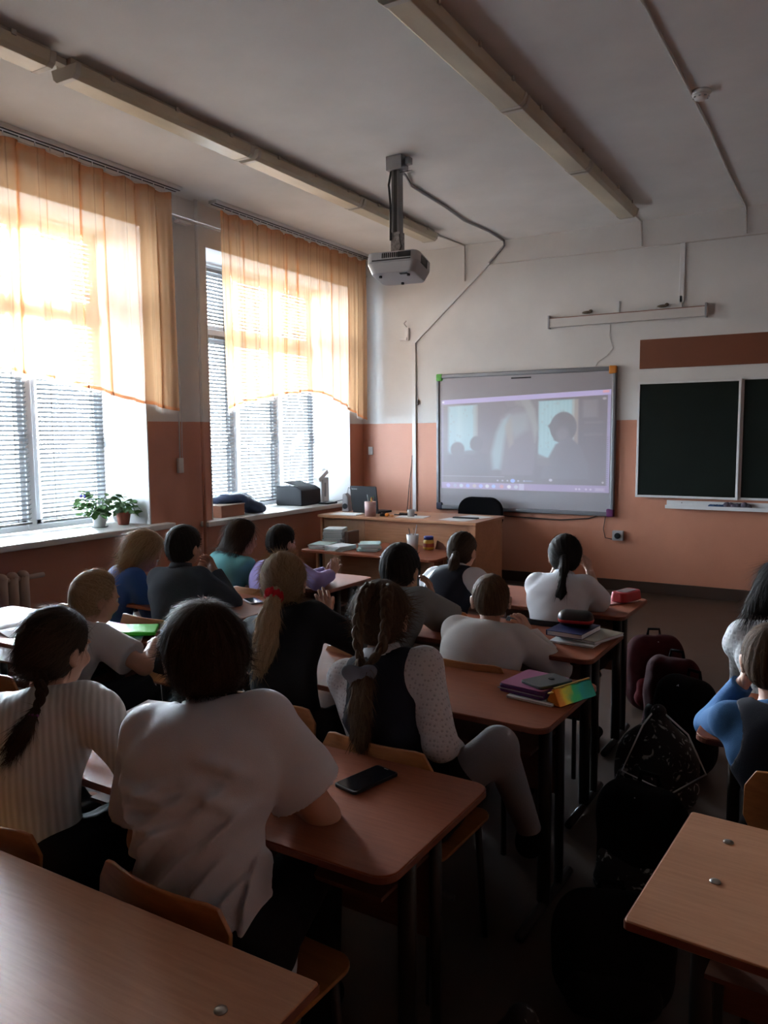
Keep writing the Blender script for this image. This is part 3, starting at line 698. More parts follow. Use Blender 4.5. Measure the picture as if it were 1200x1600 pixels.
MB().tube([(0, 0, .12), (0, .005, .8), (0, 0, 1.5), (0, -.01, 2.1)], .006, 6).build('cord', M['white_plastic'], t, smooth=True)
MB().tube([(.006, .02, .10), (.006, .03, .5), (.006, .015, 1.0)], .003, 6).build('loose_string', M['white_plastic'], t, smooth=True)
MB().box((0, 0, .06), (.03, .055, .13)).build('box', M['white_plastic'], t, bevel=.005)
t = thing('pipe_bracket', 'small white bracket holding the pipe high on the pillar', 'bracket', (XW + .06, 5.13, 3.42))
MB().box((0, 0, -.03), (.06, .14, .02)).tube([(0, -.05, -.03), (0, -.08, .0)], .008, 6).build('bracket_body', M['white_plastic'], t)

# ------------------------------------------------------------------ teacher's corner
t = thing('teacher_desk', "teacher's brown laminate desk in front of the whiteboard", 'desk', (-3.9, 7.15, 0))
MB().span((-.90, -.36, .735), (.90, .36, .765)).build('desktop', M['teacher_wood'], t, bevel=.005)
MB().span((.86, -.33, 0), (.885, .33, .735)).build('side_panel', M['teacher_wood'], t, bevel=.002)
MB().span((-.885, -.33, 0), (-.86, .33, .735)).build('side_panel', M['teacher_wood'], t, bevel=.002)
MB().span((-.86, -.30, .12), (-.36, -.282, .735)).build('front_panel', wood('teacher_wood_pale', (.46, .28, .17), (.55, .36, .22), .35, 2, 5), t, bevel=.002)
MB().span((-.357, -.30, .12), (.86, -.282, .735)).build('front_panel', M['teacher_wood'], t, bevel=.002)
t = thing('side_table', "low laminate table standing against the teacher's desk, holding notebooks", 'table', (-3.74, 6.37, 0))
M['side_top'] = M['desk_light']
MB().prism(rrect(1.42, .76, .05), .50, .522, lambda u, v, w: Vector((u, v, w))).build('tabletop', M['desk'], t, bevel=.003)
for sx in (-1, 1):
    MB().tube([(sx * .52, -.30, .005), (sx * .52, -.30, .50)], .016, 10).tube([(sx * .52, .30, .005), (sx * .52, .30, .50)], .016, 10).tube([(sx * .52, -.30, .06), (sx * .52, .30, .06)], .014, 8).build('leg_frame', M['black_metal'], t, smooth=True)
    MB().span((sx * .60 - .012, -.25, .05), (sx * .60 + .012, -.19, .50)).build('wooden_leg', M['desk_light'], t)
MB().span((-.56, .10, .12), (.56, .115, .48)).build('modesty_panel', M['teacher_wood'], t)

def notebook(c, d, rz, col, label, group=None, pages=True):
    t = thing('notebook', label, 'notebook', c, rz, group)
    m = MB().box((0, 0, d[2] / 2), (d[0] - .004, d[1] - .004, d[2] * .8)); m.build('pages', M['paper'], t)
    cv = MB().box((0, 0, d[2] * .93), (d[0], d[1], d[2] * .14)).box((0, 0, d[2] * .07), (d[0], d[1], d[2] * .14)).box((-d[0] / 2, 0, d[2] / 2), (.0015, d[1], d[2]))
    cv.build('cover', col, t); return t
TQ = [simple('cover_turquoise', (.14, .42, .44), .6), simple('cover_pale_green', (.45, .62, .58), .6), simple('cover_white', (.72, .76, .78), .6)]
rs = random.Random(4)
n = 0
def stack(x, y, z, k, rz, spread, group, where, cols, th=.010):
    ordn = ['bottom', 'second', 'third', 'fourth', 'fifth', 'sixth', 'seventh', 'eighth', 'ninth', 'tenth', 'eleventh', 'twelfth', 'thirteenth']
    for i in range(k):
        c = cols[i % len(cols)]; word = {0: 'turquoise', 1: 'pale green', 2: 'whitish'}[TQ.index(c)]
        pos = 'bottom' if i == 0 else ('top' if i == k - 1 else None)
        lab = ('thin %s school notebook at the %s of the %s' % (word, pos, where)) if pos else ('%s school notebook, %s from the bottom of the %s' % (word, ordn[i], where))
        a = rz + spread * (rs.random() - .5)
        notebook((x + .012 * (rs.random() - .5), y + .012 * (rs.random() - .5), z + i * th + .0005), (.19, .235, th - .0006), a, c, lab, group)
stack(-4.38, 6.50, .522, 14, .3, .15, 'notebooks in the tall stack', 'tall side-table stack', [TQ[0], TQ[2]], .011)
stack(-4.32, 6.20, .522, 4, .15, .6, 'notebooks in the front left pile', 'left side-table pile', [TQ[1], TQ[2], TQ[2]], .011)
stack(-4.10, 6.16, .522, 4, -.2, .5, 'notebooks in the front middle pile', 'middle side-table pile', [TQ[2], TQ[1], TQ[2], TQ[2]], .011)
stack(-3.84, 6.26, .522, 7, .55, .5, 'notebooks in the front right pile', 'right-hand side-table pile', [TQ[1], TQ[0]], .010)
tag(MB().box((-4.22, 6.55, .522 + .065), (.05, .2, .13)).build('brown_folder', simple('folder_brown', (.12, .08, .06), .6), bevel=.01), 'dark brown box file leaning on the tall notebook stack', 'box file')

def cup(c, r0, r1, h, mat, label, name='pencil_cup'):
    t = thing(name, label, 'cup', c)
    MB().lathe((0, 0, 0), [(r0, 0), (r1, h), (r1 - .003, h), (r0 - .003, .004)], 24).build('cup_body', mat, t, smooth=True)
    return t
def pens(c, h, items):
    for k, (col, nm, dx, dy, l) in enumerate(items):
        base = Vector((c[0], c[1], c[2] + .006)); top = base + Vector((dx, dy, l))
        tt = thing(nm, '', '', base)
        d = top - base
        MB().tube([Vector((dx * .3 * 0, 0, 0)), d * .93], .004, 8).build('barrel', col, tt, smooth=True)
        MB().tube([d * .9, d], .0045, 8, rf=[.0048, .003]).build('cap', col, tt, smooth=True)
        yield tt
PC = {k: simple('pen_' + k, v, .4) for k, v in dict(blue=(.03, .05, .3), red=(.4, .03, .03), green=(.10, .22, .06), yellow=(.6, .42, .05), black=(.02, .02, .02), grey=(.4, .4, .42), brown=(.3, .17, .07)).items()}
cup((-3.47, 6.42, .5225), .046, .058, .150, M['white_plastic'], 'white plastic pencil cup on the side table')
for o, l in zip(pens((-3.47, 6.42, .5225), .14, [(PC['black'], 'pen', -.040, .0, .20), (PC['grey'], 'pen', .038, .01, .235), (PC['brown'], 'pencil', .022, -.02, .21)]), ('black pen leaning left in the white cup', 'grey marker leaning right in the white cup', 'brown pencil in the white cup')): tag(o, l, 'pen', 'pens in the white cup')
t = thing('glue_jar', 'small yellow jar with a dark blue lid on the side table', 'jar', (-3.37, 6.55, .5225))
MB().lathe((0, 0, 0), [(.044, 0), (.050, .012), (.050, .085), (.042, .095)], 24).build('jar_body', simple('jar_yellow', (.55, .36, .05), .35), t, smooth=True)
MB().lathe((0, 0, 0), [(.0508, .026), (.0508, .060)], 24, cap=False).build('jar_label', simple('jar_red', (.35, .08, .05), .5), t, smooth=True)
MB().lathe((0, 0, 0), [(.045, .0952), (.045, .122), (.04, .125)], 24).build('lid', PC['blue'], t, smooth=True)
tag(MB().prism([(0, 0), (.12, .0), (.075, .055), (.02, .08)], 6.60, 6.62, lambda u, v, w: Vector((-3.33 + u, w, .5225 + v))).build('dark_scraper', M['brown_board'], bevel=.003), 'dark triangular card leaning behind the yellow jar', 'card')

# laptop: lid towards the class
t = thing('laptop', 'open black laptop with its lid towards the class', 'laptop', (-4.42, 7.12, .765), radians(-6))
MB().prism(rrect(.35, .24, .012), .0, .022, lambda u, v, w: Vector((u, v + .13, w))).build('laptop_base', M['dark_plastic'], t, bevel=.003)
lm = Matrix.Translation((0, .012, .012)) @ Matrix.Rotation(radians(90 - 8), 4, 'X') @ Matrix.Translation((0, .125, 0))
lm = Matrix.Translation((0, .008, .02)) @ Matrix.Rotation(radians(98), 4, 'X') @ Matrix.Translation((0, .135, 0))
lid = MB().prism(rrect(.35, .27, .014), -.005, .006, uvw(lm)).build('laptop_lid', M['dark_plastic'], t, bevel=.003)
k = MB()
for r_ in range(5):
    for c_ in range(13): k.box((-.145 + c_ * .0225, .08 + r_ * .02, .0235), (.018, .016, .003))
tag(k.build('keyboard', M['black_metal'], t), kind='stuff')
tx = text_obj('lid_lettering', 'lenovo', .028, lm @ Matrix.Translation((-.115, .105, .0065)), M['grey_plastic'], t, .0003)
cup((-4.20, 6.87, .7655), .056, .058, .150, simple('cup_pink', (.62, .40, .38), .5, var=.3, nscale=60, stretch=(.2, .2, 6)), "pink patterned pencil cup on the teacher's desk")
for o, l in zip(pens((-4.20, 6.87, .7655), .15, [(PC['green'], 'pen', .034, .01, .20), (PC['yellow'], 'pencil', .022, -.015, .19), (PC['red'], 'pen', .0, .03, .185), (PC['grey'], 'ruler', -.036, .0, .215), (PC['brown'], 'pencil', .040, -.008, .18)]),
                 ('green pen in the pink cup', 'yellow pencil in the pink cup', 'red pen in the pink cup', 'pale grey ruler standing in the pink cup', 'brown pencil in the pink cup')): tag(o, l, 'pen', 'pens in the pink cup')
t = thing('computer_mouse', "black computer mouse beside the pink cup on the teacher's desk", 'mouse', (-4.10, 6.96, .7655))
MB().ball((0, 0, .010), (.032, .05, .024), 16, 10).build('mouse_shell', M['dark_plastic'], t, smooth=True)
MB().ball((0, -.03, .032), (.004, .01, .005), 8, 6).build('wheel', M['grey_plastic'], t, smooth=True)
t = thing('tangerine', 'small orange ball beside the computer mouse', 'ball', (-4.02, 6.90, .7655))
MB().ball((0, 0, .020), (.024, .022, .020), 14, 10).build('peel', simple('orange_peel', (.60, .20, .03), .5), t, smooth=True)
MB().ball((.045, .012, .012), (.024, .014, .012), 12, 8).build('segment', simple('orange_peel_pale', (.55, .25, .10), .5), t, smooth=True)
m = MB().tube([(-4.02, 7.05, .775), (-3.95, 7.02, .778), (-3.90, 7.10, .776), (-3.85, 7.04, .775), (-3.80, 7.12, .775), (-3.88, 7.16, .778), (-4.0, 7.12, .782)], .007, 6)
m.box((-3.93, 7.08, .776), (.09, .04, .018)); tag(m.build('charger', M['dark_plastic'], smooth=False), "black charger and its bunched lead on the teacher's desk", 'charger')
t = thing('speaker', 'grey desktop speaker beside the laptop', 'speaker', (-4.70, 7.20, .7655), .2)
MB().prism([(-.04, 0), (.045, 0), (.035, .16), (.0, .20), (-.03, .19)], -.05, .05, lambda u, v, w: Vector((u, w, v))).build('speaker_body', M['grey_plastic'], t, bevel=.01)
MB().tube([(0, -.051, .06), (0, -.056, .06)], .03, 18).build('cone', M['dark_plastic'], t)
cable('speaker_lead', 'thin black lead rising behind the grey speaker', 'cable', [(-4.72, 7.28, .78), (-4.78, 7.33, .95), (-4.74, 7.3, 1.02), (-4.66, 7.27, .99), (-4.62, 7.24, .90)], .003, M['black_metal'])
def sheet(name, c, w, h, rz, label, cat='paper', th=.0015, mat=None):
    t = MB().box((0, 0, th / 2), (w, h, th)).build(name, mat or M['paper']); t.location = c; t.rotation_euler = (0, 0, rz); return tag(t, label, cat)
sheet('paper_sheet', (-4.52, 6.93, .7655), .30, .21, .1, "white papers at the window end of the teacher's desk", th=.008)
sheet('paper_sheet', (-3.28, 6.98, .7655), .21, .30, 1.45, "white sheet near the front corner of the teacher's desk")
sheet('paper_sheet', (-3.22, 7.28, .7655), .21, .30, 1.3, "white sheet further back on the teacher's desk")
sheet('paper_sheet', (-3.78, 7.00, .7655), .21, .30, 1.7, "whitish sheet in the middle of the teacher's desk", th=.004)
tag(MB().box((-3.24, 7.09, .774), (.26, .06, .012)).build('dark_folder', M['dark_plastic'], bevel=.003), "thin black folder lying on the sheets on the teacher's desk", 'folder')
tag(MB().lathe((-3.80, 7.0, .7705), [(.034, 0), (.037, .07), (.034, .07), (.031, .003)], 20).build('drinking_glass', simple('clear_plastic', (.55, .55, .56), .15, .6), smooth=True), "short clear tumbler on the teacher's desk", 'glass')
t = thing('office_chair', "black padded chair behind the teacher's desk", 'chair', (-3.42, 7.76, 0))
def padback(w, h, d, n=26, m=12):
    mb = MB()
    return mb.prism(rrect(w, h, h * .42, 8), -d / 2, d / 2, lambda u, v, q: Vector((u, q - .25 * u * u, v)))
o = padback(.52, .36, .06); o.xform(Matrix.Translation((0, .12, .735))).build('backrest', M['black'], t, bevel=.02)
MB().prism(rrect(.46, .42, .1, 6), .44, .50, lambda u, v, w: Vector((u, v - .06, w))).build('seat', M['black'], t, bevel=.015)
MB().tube([(0, .14, .46), (0, .19, .55), (0, .16, .72)], .02, 8).build('back_strut', M['black_metal'], t)
MB().tube([(0, -.02, .08), (0, -.02, .44)], .025, 12).build('gas_column', M['black_metal'], t)
for k in range(5):
    a = k * 2 * pi / 5 + pi / 2
    MB().tube([(0, -.02, .09), (.20 * cos(a), -.02 + .20 * sin(a), .065)], .016, 8).build('base_arm', M['black_metal'], t)
    MB().ball((.20 * cos(a), -.02 + .20 * sin(a), .029), .026, 10, 8).build('caster', M['black_metal'], t, smooth=True)

# things on the far sill
SZ = .8275
t = thing('printer', 'black laser printer on the far window sill', 'printer', (-5.27, 7.10, SZ), radians(2))
MB().prism([(-.17, 0), (.17, 0), (.17, .17), (.10, .21), (-.17, .215)], -.19, .19, lambda u, v, w: Vector((u, w, v))).build('printer_body', simple('printer_black', (.010, .012, .016), .6, .2), t, bevel=.012)
MB().box((.0, 0.02, .228), (.2, .28, .012), Matrix.Rotation(.25, 3, 'Y')).build('output_tray', M['dark_plastic'], t, bevel=.004)
MB().box((-.02, -.02, .226), (.20, .20, .003), Matrix.Rotation(.16, 3, 'Y')).build('printed_sheet', M['paper'], t)
t = thing('document_camera', 'white upright desktop device with a tilted head next to the printer', 'device', (-5.25, 7.53, SZ))
MB().prism(rrect(.11, .15, .03), 0, .28, lambda u, v, w: Vector((u, v, w))).build('device_body', M['white_plastic'], t, bevel=.01)
MB().box((.02, -.05, .30), (.08, .2, .05), Matrix.Rotation(.5, 3, 'X')).ball((.0, .03, .345), (.035, .045, .035), 14, 10).build('device_head', M['white_plastic'], t, bevel=.006)
MB().box((.056, -.02, .14), (.004, .03, .16)).build('grey_strip', M['grey_plastic'], t)
tag(MB().prism(rrect(.14, .2, .02), SZ, SZ + .018, lambda u, v, w: Vector((u - 5.03, v + 7.32, w))).build('card_terminal', M['dark_plastic'], bevel=.004), 'flat black gadget on the sill edge before the printer', 'gadget')
cable('sill_lead', 'black lead drooping off the end of the far sill', 'cable', [(-5.03, 7.44, SZ + .01), (-4.98, 7.6, SZ + .03), (-4.94, 7.75, SZ + .01), (-4.90, 7.8, SZ - .05)], .004, M['black_metal'])
t = thing('cardboard_box', 'orange-brown box at the near end of the far sill', 'box', (-5.17, 5.76, SZ), radians(2))
MB().box((0, 0, .055), (.24, .34, .11)).build('box_body', simple('box_terracotta', (.33, .13, .07), .6), t, bevel=.004)
MB().box((0, 0, .1135), (.25, .35, .006)).build('box_lid', simple('box_lid_pale', (.55, .42, .34), .6), t, bevel=.002)
# ------------------------------------------------------------------ desks and chairs
def desk(xr, yf, label, rz=0.0, r=.045, width=1.2, depth=.50, mat='desk', bolts=()):
    t = thing('school_desk', label, 'desk', (xr - width / 2, yf - depth / 2, 0), rz, 'two-seat school desks')
    o = MB().prism(rrect(width, depth, r, 6), .700, .720, lambda u, v, w: Vector((u, v, w))).build('desktop', M[mat], t, bevel=.003)
    MB().prism(rrect(width + .003, depth + .003, r, 6), .703, .717, lambda u, v, w: Vector((u, v, w))).build('edge_band', M['edge'], t)
    hw, hd = width / 2, depth / 2
    for s in (-1, 1):
        x = s * (hw - .09)
        f = MB().tube([(x, -.02, .03), (x, -.02, .695)], .018, 10, flat=1.3).tube([(x, .12, .03), (x, .12, .695)], .016, 10)
        f.tube([(x, -hd + .03, .02), (x, hd - .03, .02)], .016, 10).tube([(x, -hd + .05, .688), (x, hd - .04, .688)], .012, 8)
        f.build('leg_frame', M['leg'], t, smooth=True)
    MB().span((-hw + .10, .135, .34), (hw - .10, .15, .69))  .build('modesty_panel', M['under'], t)
    MB().span((-hw + .11, -.10, .56), (hw - .11, .13, .57)).build('book_shelf', M['under'], t)
    for (bx, by) in bolts:
        MB().lathe((bx, by, .720), [(.011, 0), (.0105, .002), (.005, .0035)], 16).build('bolt', M['bolt'], t, smooth=True)
    return t
M['leg'] = simple('leg_paint', (.016, .016, .016), .5, .4)  # near black, so the legs sink into the shade below the desktops
D_WIN = [desk(-2.52, 4.16, 'front desk of the window row, boy in lilac leaning on it', radians(-1)),
         desk(-2.50, 3.36, 'second desk of the window row, long-haired girl in blue bent over it', radians(-1)),
         desk(-2.56, 2.55, 'third desk of the window row, with the green pouch on it', radians(0))]
D_MID = [desk(-.90, 4.29, 'front desk of the middle row, red case at its corner', radians(-1)),
         desk(-.83, 3.50, 'second desk of the middle row, stack of books at its corner', radians(-1)),
         desk(-.74, 2.75, 'third desk of the middle row, purple folder at its corner', radians(-2), depth=.52),
         desk(-.750, 1.80, 'fourth desk of the middle row, black phone lying on it', radians(-1)),
         desk(-.705, .982, 'empty desk nearest the camera with a steel bolt in its top', 0, .006, 1.3, .50, 'desk_light', bolts=((.555, .122), (.555, -.02), (-.555, .122)))]
D_RIGHT = [desk(.89, 3.60, 'front desk of the door-side row, girl in white lace at it'),
           desk(.84, 2.88, 'second desk of the door-side row, boy in blue sleeves leaning on it'),
           desk(.895, 1.85, 'bare desk with two bolts at the right edge of the photo', radians(-4), .008, 1.2, .50, 'desk_light', bolts=((-.50, .145), (-.49, -.03), (.5, .145)))]

def chair(x, y, label, rz=0.0, black=False, top=.745):
    """plywood school chair; x, y = middle of the backrest's rear face"""
    t = thing('school_chair', label, 'chair', (x, y, 0), rz, 'plywood school chairs')
    ply = M['ply'] if not black else M['dark_plastic']
    W, Hh = .37, .175
    # curved backrest: outline grid in u with thickness
    nu = 14; m = MB(); prof = []
    for i in range(nu + 1):
        u = -W / 2 + W * i / nu
        e = W / 2 - abs(u); rr = .05
        hh = Hh / 2 - (rr - math.sqrt(max(0, rr * rr - max(0, rr - e) ** 2)) if e < rr else 0)
        hh = max(hh, .02); yb = .9 * u * u
        prof.append((u, hh, yb))
    V_ = []; F_ = []
    for (u, hh, yb) in prof:
        for (dy, sgn) in ((0, -1), (0, 1), (.010, 1), (.010, -1)):
            V_.append((u, dy + yb, top - Hh / 2 + sgn * hh))
    for i in range(nu):
        for k in range(4):
            k2 = (k + 1) % 4; F_.append((i * 4 + k, (i + 1) * 4 + k, (i + 1) * 4 + k2, i * 4 + k2))
    F_.append((0, 1, 2, 3)); F_.append((nu * 4 + 3, nu * 4 + 2, nu * 4 + 1, nu * 4))
    V_ = [(a, b + .10 * (c - top), c) for a, b, c in V_]
    m.add(V_, F_).build('backrest', ply, t, bevel=.003)
    s = MB().prism(rrect(.37, .36, .05, 6, 0, .245), .408, .419, lambda u, v, w: Vector((u, v, w))).build('seat', ply, t, bevel=.003)
    lm = M['leg']
    for sx in (-1, 1):
        MB().tube([(sx * .165, .045, .012), (sx * .16, .055, .39), (sx * .15, .042, .50), (sx * .14, .037, top - .03)], .011, 8).build('rear_leg', lm, t, smooth=True)
        MB().tube([(sx * .165, .40, .012), (sx * .155, .37, .40)], .011, 8).build('front_leg', lm, t, smooth=True)
        MB().tube([(sx * .158, .055, .395), (sx * .155, .37, .395)], .010, 8).build('seat_rail', lm, t, smooth=True)
    MB().tube([(-.16, .20, .24), (.16, .20, .24)], .009, 8).build('stretcher', lm, t, smooth=True)
    MB().ball((-.14, .030, top - .07), (.008, .004, .008), 8, 6).ball((.14, .030, top - .07), (.008, .004, .008), 8, 6).build('rivets', M['bolt'], t, smooth=True)
    return t
# x, y of backrest, label, turn, black
for x, y, lab, rz, bk in [
    (-1.12, 1.01, 'plywood chair behind the boy in the crumpled white shirt', -3, 0),
    (-1.66, 1.00, 'plywood chair behind the girl in the striped blouse', 2, 0),
    (-1.12, 1.815, 'plywood chair of the girl with two braids', -2, 0),
    (-1.60, 1.96, 'plywood chair of the girl with the red scrunchie', -6, 0),
    (-1.24, 2.66, 'plywood chair of the boy with the shaved neck', -2, 0),
    (-1.66, 2.60, 'plywood chair of the black-haired boy in grey', -2, 0),
    (-1.21, 3.44, 'black-backed chair of the girl in the white blouse with long black ponytail', -2, 1),
    (-1.73, 3.42, 'plywood chair of the girl in the dark pinafore', -3, 0),
    (-2.87, 2.60, 'plywood chair of the boy in the dark grey jumper', -4, 0),
    (-3.34, 2.62, 'plywood chair of the girl in blue by the window', 3, 0),
    (-2.86, 3.40, 'plywood chair of the boy in lilac', -2, 0),
    (-3.24, 3.38, 'plywood chair of the girl in turquoise', 2, 0),
    (-2.72, 1.70, 'plywood chair of the small blond child in white', -3, 0),
    (-3.25, 1.80, 'empty plywood chair by the open white notebooks', 5, 0),
    (-.02, 2.12, 'plywood chair of the boy in blue sleeves', -4, 0),
    (.06, 2.86, 'plywood chair of the girl in white lace', 0, 0)]:
    chair(x, y, lab, radians(rz), bool(bk))

# ------------------------------------------------------------------ implicit surfaces (bodies, clothes, hair)
def nv(a): return np.array(a, dtype=np.float64)
def unit(a): a = nv(a); return a / max(np.linalg.norm(a), 1e-9)
class Field:
    """smooth union of tapered capsules and ellipsoids, meshed by surface nets"""
    def __init__(s, k=.02): s.p = []; s.k = k; s.cuts = []; s.disp = None
    def cap(s, a, b, ra, rb, flat=None, k=None):      # flat=(axis, factor): radius along axis multiplied by factor
        s.p.append(('c', nv(a), nv(b), ra, rb, flat, k)); return s
    def ell(s, c, r, R=None, k=None):
        s.p.append(('e', nv(c), nv(r), np.eye(3) if R is None else nv(R), None, None, k)); return s
    def path(s, pts, rs, flat=None, k=None):
        for i in range(len(pts) - 1): s.cap(pts[i], pts[i + 1], rs[i], rs[i + 1], flat, k)
        return s
    def cut(s, f): s.cuts.append(f); return s
    def bounds(s):
        lo = nv([9e9] * 3); hi = -lo
        for q in s.p:
            if q[0] == 'c':
                f = max(1, q[5][1]) if q[5] else 1
                r = max(q[3], q[4]) * f
                for e in (q[1], q[2]): lo = np.minimum(lo, e - r); hi = np.maximum(hi, e + r)
            else:
                r = q[2].max(); lo = np.minimum(lo, q[1] - r); hi = np.maximum(hi, q[1] + r)
        return lo, hi
    def ev(s, q, P):
        if q[0] == 'c':
            _, a, b, ra, rb, flat, _ = q
            ba = b - a; L2 = max(ba @ ba, 1e-12)
            t = np.clip(((P - a) @ ba) / L2, 0, 1)
            d = P - a - t[..., None] * ba
            if flat is not None:
                ax = flat[0]; f = flat[1]; c = d @ ax
                d = d + (c * (1 / f - 1))[..., None] * ax
                return (np.sqrt((d * d).sum(-1)) - (ra + (rb - ra) * t)) * min(1, f)
            return np.sqrt((d * d).sum(-1)) - (ra + (rb - ra) * t)
        _, c, r, R = q[:4]
        d = (P - c) @ R
        k0 = np.sqrt(((d / r) ** 2).sum(-1)); k1 = np.sqrt(((d / r ** 2) ** 2).sum(-1)) + 1e-9
        return k0 * (k0 - 1) / k1
    def mesh(s, h=.007, pad=.02):
        lo, hi = s.bounds(); lo = lo - pad; hi = hi + pad
        n = np.ceil((hi - lo) / h).astype(int) + 1
        ax = [lo[i] + h * np.arange(n[i]) for i in range(3)]
        D = np.full(n, .08, dtype=np.float32)
        for q in s.p:
            k = q[6] if q[6] is not None else s.k
            m = k + .03
            if q[0] == 'c':
                f = max(1, q[5][1]) if q[5] else 1
                r = max(q[3], q[4]) * f; a = np.minimum(q[1], q[2]) - r - m; b = np.maximum(q[1], q[2]) + r + m
            else:
                ext = np.sqrt(((q[3] * q[2]) ** 2).sum(1)); a = q[1] - ext - m; b = q[1] + ext + m
            i0 = np.maximum(((a - lo) / h).astype(int), 0); i1 = np.minimum(((b - lo) / h).astype(int) + 2, n)
            if (i1 <= i0).any(): continue
            P = np.stack(np.meshgrid(ax[0][i0[0]:i1[0]], ax[1][i0[1]:i1[1]], ax[2][i0[2]:i1[2]], indexing='ij'), -1)
            d = s.ev(q, P).astype(np.float32)
            sl = tuple(slice(i0[j], i1[j]) for j in range(3)); o = D[sl]
            hh = np.clip(k - np.abs(o - d), 0, None) / k
            D[sl] = np.minimum(o, d) - hh * hh * k * .25
        if s.cuts or s.disp:
            act = np.abs(D) < .05
            idx = np.nonzero(act); P = np.stack([ax[j][idx[j]] for j in range(3)], -1)
            d = D[idx]
            if s.disp: d = d + s.disp(P)
            for c in s.cuts: d = np.maximum(d, c(P))
            D[idx] = d
            inner = np.nonzero(D < -.049)
            if s.cuts and len(inner[0]):
                P = np.stack([ax[j][inner[j]] for j in range(3)], -1); d = D[inner]
                for c in s.cuts: d = np.maximum(d, c(P))
                D[inner] = d
        return surface_nets(D, lo, h)
def surface_nets(D, lo, h):
    S = D < 0
    c = np.zeros(tuple(np.array(D.shape) - 1), dtype=np.int8)
    corners = [(i, j, k) for i in (0, 1) for j in (0, 1) for k in (0, 1)]
    def sub(A, i, j, k): return A[i:A.shape[0] - 1 + i, j:A.shape[1] - 1 + j, k:A.shape[2] - 1 + k]
    for q in corners: c += sub(S, *q)
    act = (c > 0) & (c < 8); ci = np.stack(np.nonzero(act), -1)
    idx = np.full(act.shape, -1, dtype=np.int64); idx[act] = np.arange(len(ci))
    acc = np.zeros((len(ci), 3)); cnt = np.zeros(len(ci))
    val = {q: D[ci[:, 0] + q[0], ci[:, 1] + q[1], ci[:, 2] + q[2]] for q in corners}
    for q in corners:
        for a in range(3):
            if q[a] == 0:
                q2 = list(q); q2[a] = 1; q2 = tuple(q2)
                v0, v1 = val[q], val[q2]; m = (v0 < 0) != (v1 < 0)
                t = np.where(m, v0 / np.where(m, v0 - v1, 1), 0)
                pt = np.tile(np.array(q, float), (len(ci), 1)); pt[:, a] += t
                acc += pt * m[:, None]; cnt += m
    V = lo + h * (ci + acc / np.maximum(cnt, 1)[:, None])
    Q = []
    for a in range(3):
        b, c2 = (a + 1) % 3, (a + 2) % 3
        s0 = [slice(None)] * 3; s1 = [slice(None)] * 3
        s0[a] = slice(0, -1); s1[a] = slice(1, None)
        e = S[tuple(s0)] != S[tuple(s1)]
        I = np.stack(np.nonzero(e), -1)
        ok = (I[:, b] > 0) & (I[:, c2] > 0) & (I[:, b] < D.shape[b] - 1) & (I[:, c2] < D.shape[c2] - 1)
        I = I[ok]
        if not len(I): continue
        def cell(db, dc):
            J = I.copy(); J[:, b] -= db; J[:, c2] -= dc
            return idx[J[:, 0], J[:, 1], J[:, 2]]
        q = np.stack([cell(1, 1), cell(0, 1), cell(0, 0), cell(1, 0)], -1)
        fl = S[I[:, 0], I[:, 1], I[:, 2]]
        q[~fl] = q[~fl][:, ::-1]
        Q.append(q)
    return V, np.concatenate(Q)
def relax(V, Q, it=1, lam=.5):
    E = np.concatenate([Q[:, [0, 1]], Q[:, [1, 2]], Q[:, [2, 3]], Q[:, [3, 0]]]); E = np.concatenate([E, E[:, ::-1]])
    n = np.bincount(E[:, 0], minlength=len(V))[:, None]
    for _ in range(it):
        A = np.stack([np.bincount(E[:, 0], V[E[:, 1], j], minlength=len(V)) for j in range(3)], -1) / np.maximum(n, 1)
        V = V + lam * (A - V)
    return V
def mesh_obj(name, parts, mat, parent=None, origin=(0, 0, 0), strand=None, tris=None):
    """parts: list of (V, Q); tris: list of (V, T) added after"""
    Vs = []; Fs = []; n = 0
    for V, Q in parts: Vs.append(V); Fs.append(Q + n); n += len(V)
    V = np.concatenate(Vs) - nv(origin); nq = sum(len(f) for f in Fs)
    loops = np.concatenate([f.ravel() for f in Fs]); starts = []; tot = []
    o_ = 0
    for f in Fs:
        m = f.shape[1]; starts.append(o_ + m * np.arange(len(f))); tot.append(np.full(len(f), m)); o_ += m * len(f)
    me = bpy.data.meshes.new(name)
    me.vertices.add(len(V)); me.vertices.foreach_set('co', V.astype(np.float32).ravel())
    me.loops.add(len(loops)); me.loops.foreach_set('vertex_index', loops.astype(np.int32))
    st = np.concatenate(starts); me.polygons.add(len(st)); me.polygons.foreach_set('loop_start', st.astype(np.int32)); me.polygons.foreach_set('loop_total', np.concatenate(tot).astype(np.int32))
    me.polygons.foreach_set('use_smooth', np.ones(len(st), bool)); me.update(calc_edges=True)
    if strand is not None:
        at = me.attributes.new('strand', 'FLOAT_VECTOR', 'POINT'); at.data.foreach_set('vector', strand.astype(np.float32).ravel())
    me.materials.append(mat)
    o = bpy.data.objects.new(name, me); C.objects.link(o)
    if parent is not None: o.parent = parent
    return o
def wob(P, seed, f=18.0):
    r = np.random.RandomState(seed); o = 0
    for _ in range(5):
        k = r.randn(3) * f; o = o + np.sin(P @ k + r.rand() * 6.28)
    return o / 5
def rotm(yaw, pitch, roll):
    """columns right, forward, up; yaw>0 turns left, pitch>0 looks up, roll>0 tips towards the right"""
    return np.array((Matrix.Rotation(yaw, 3, 'Z') @ Matrix.Rotation(pitch, 3, 'X') @ Matrix.Rotation(roll, 3, 'Y')))

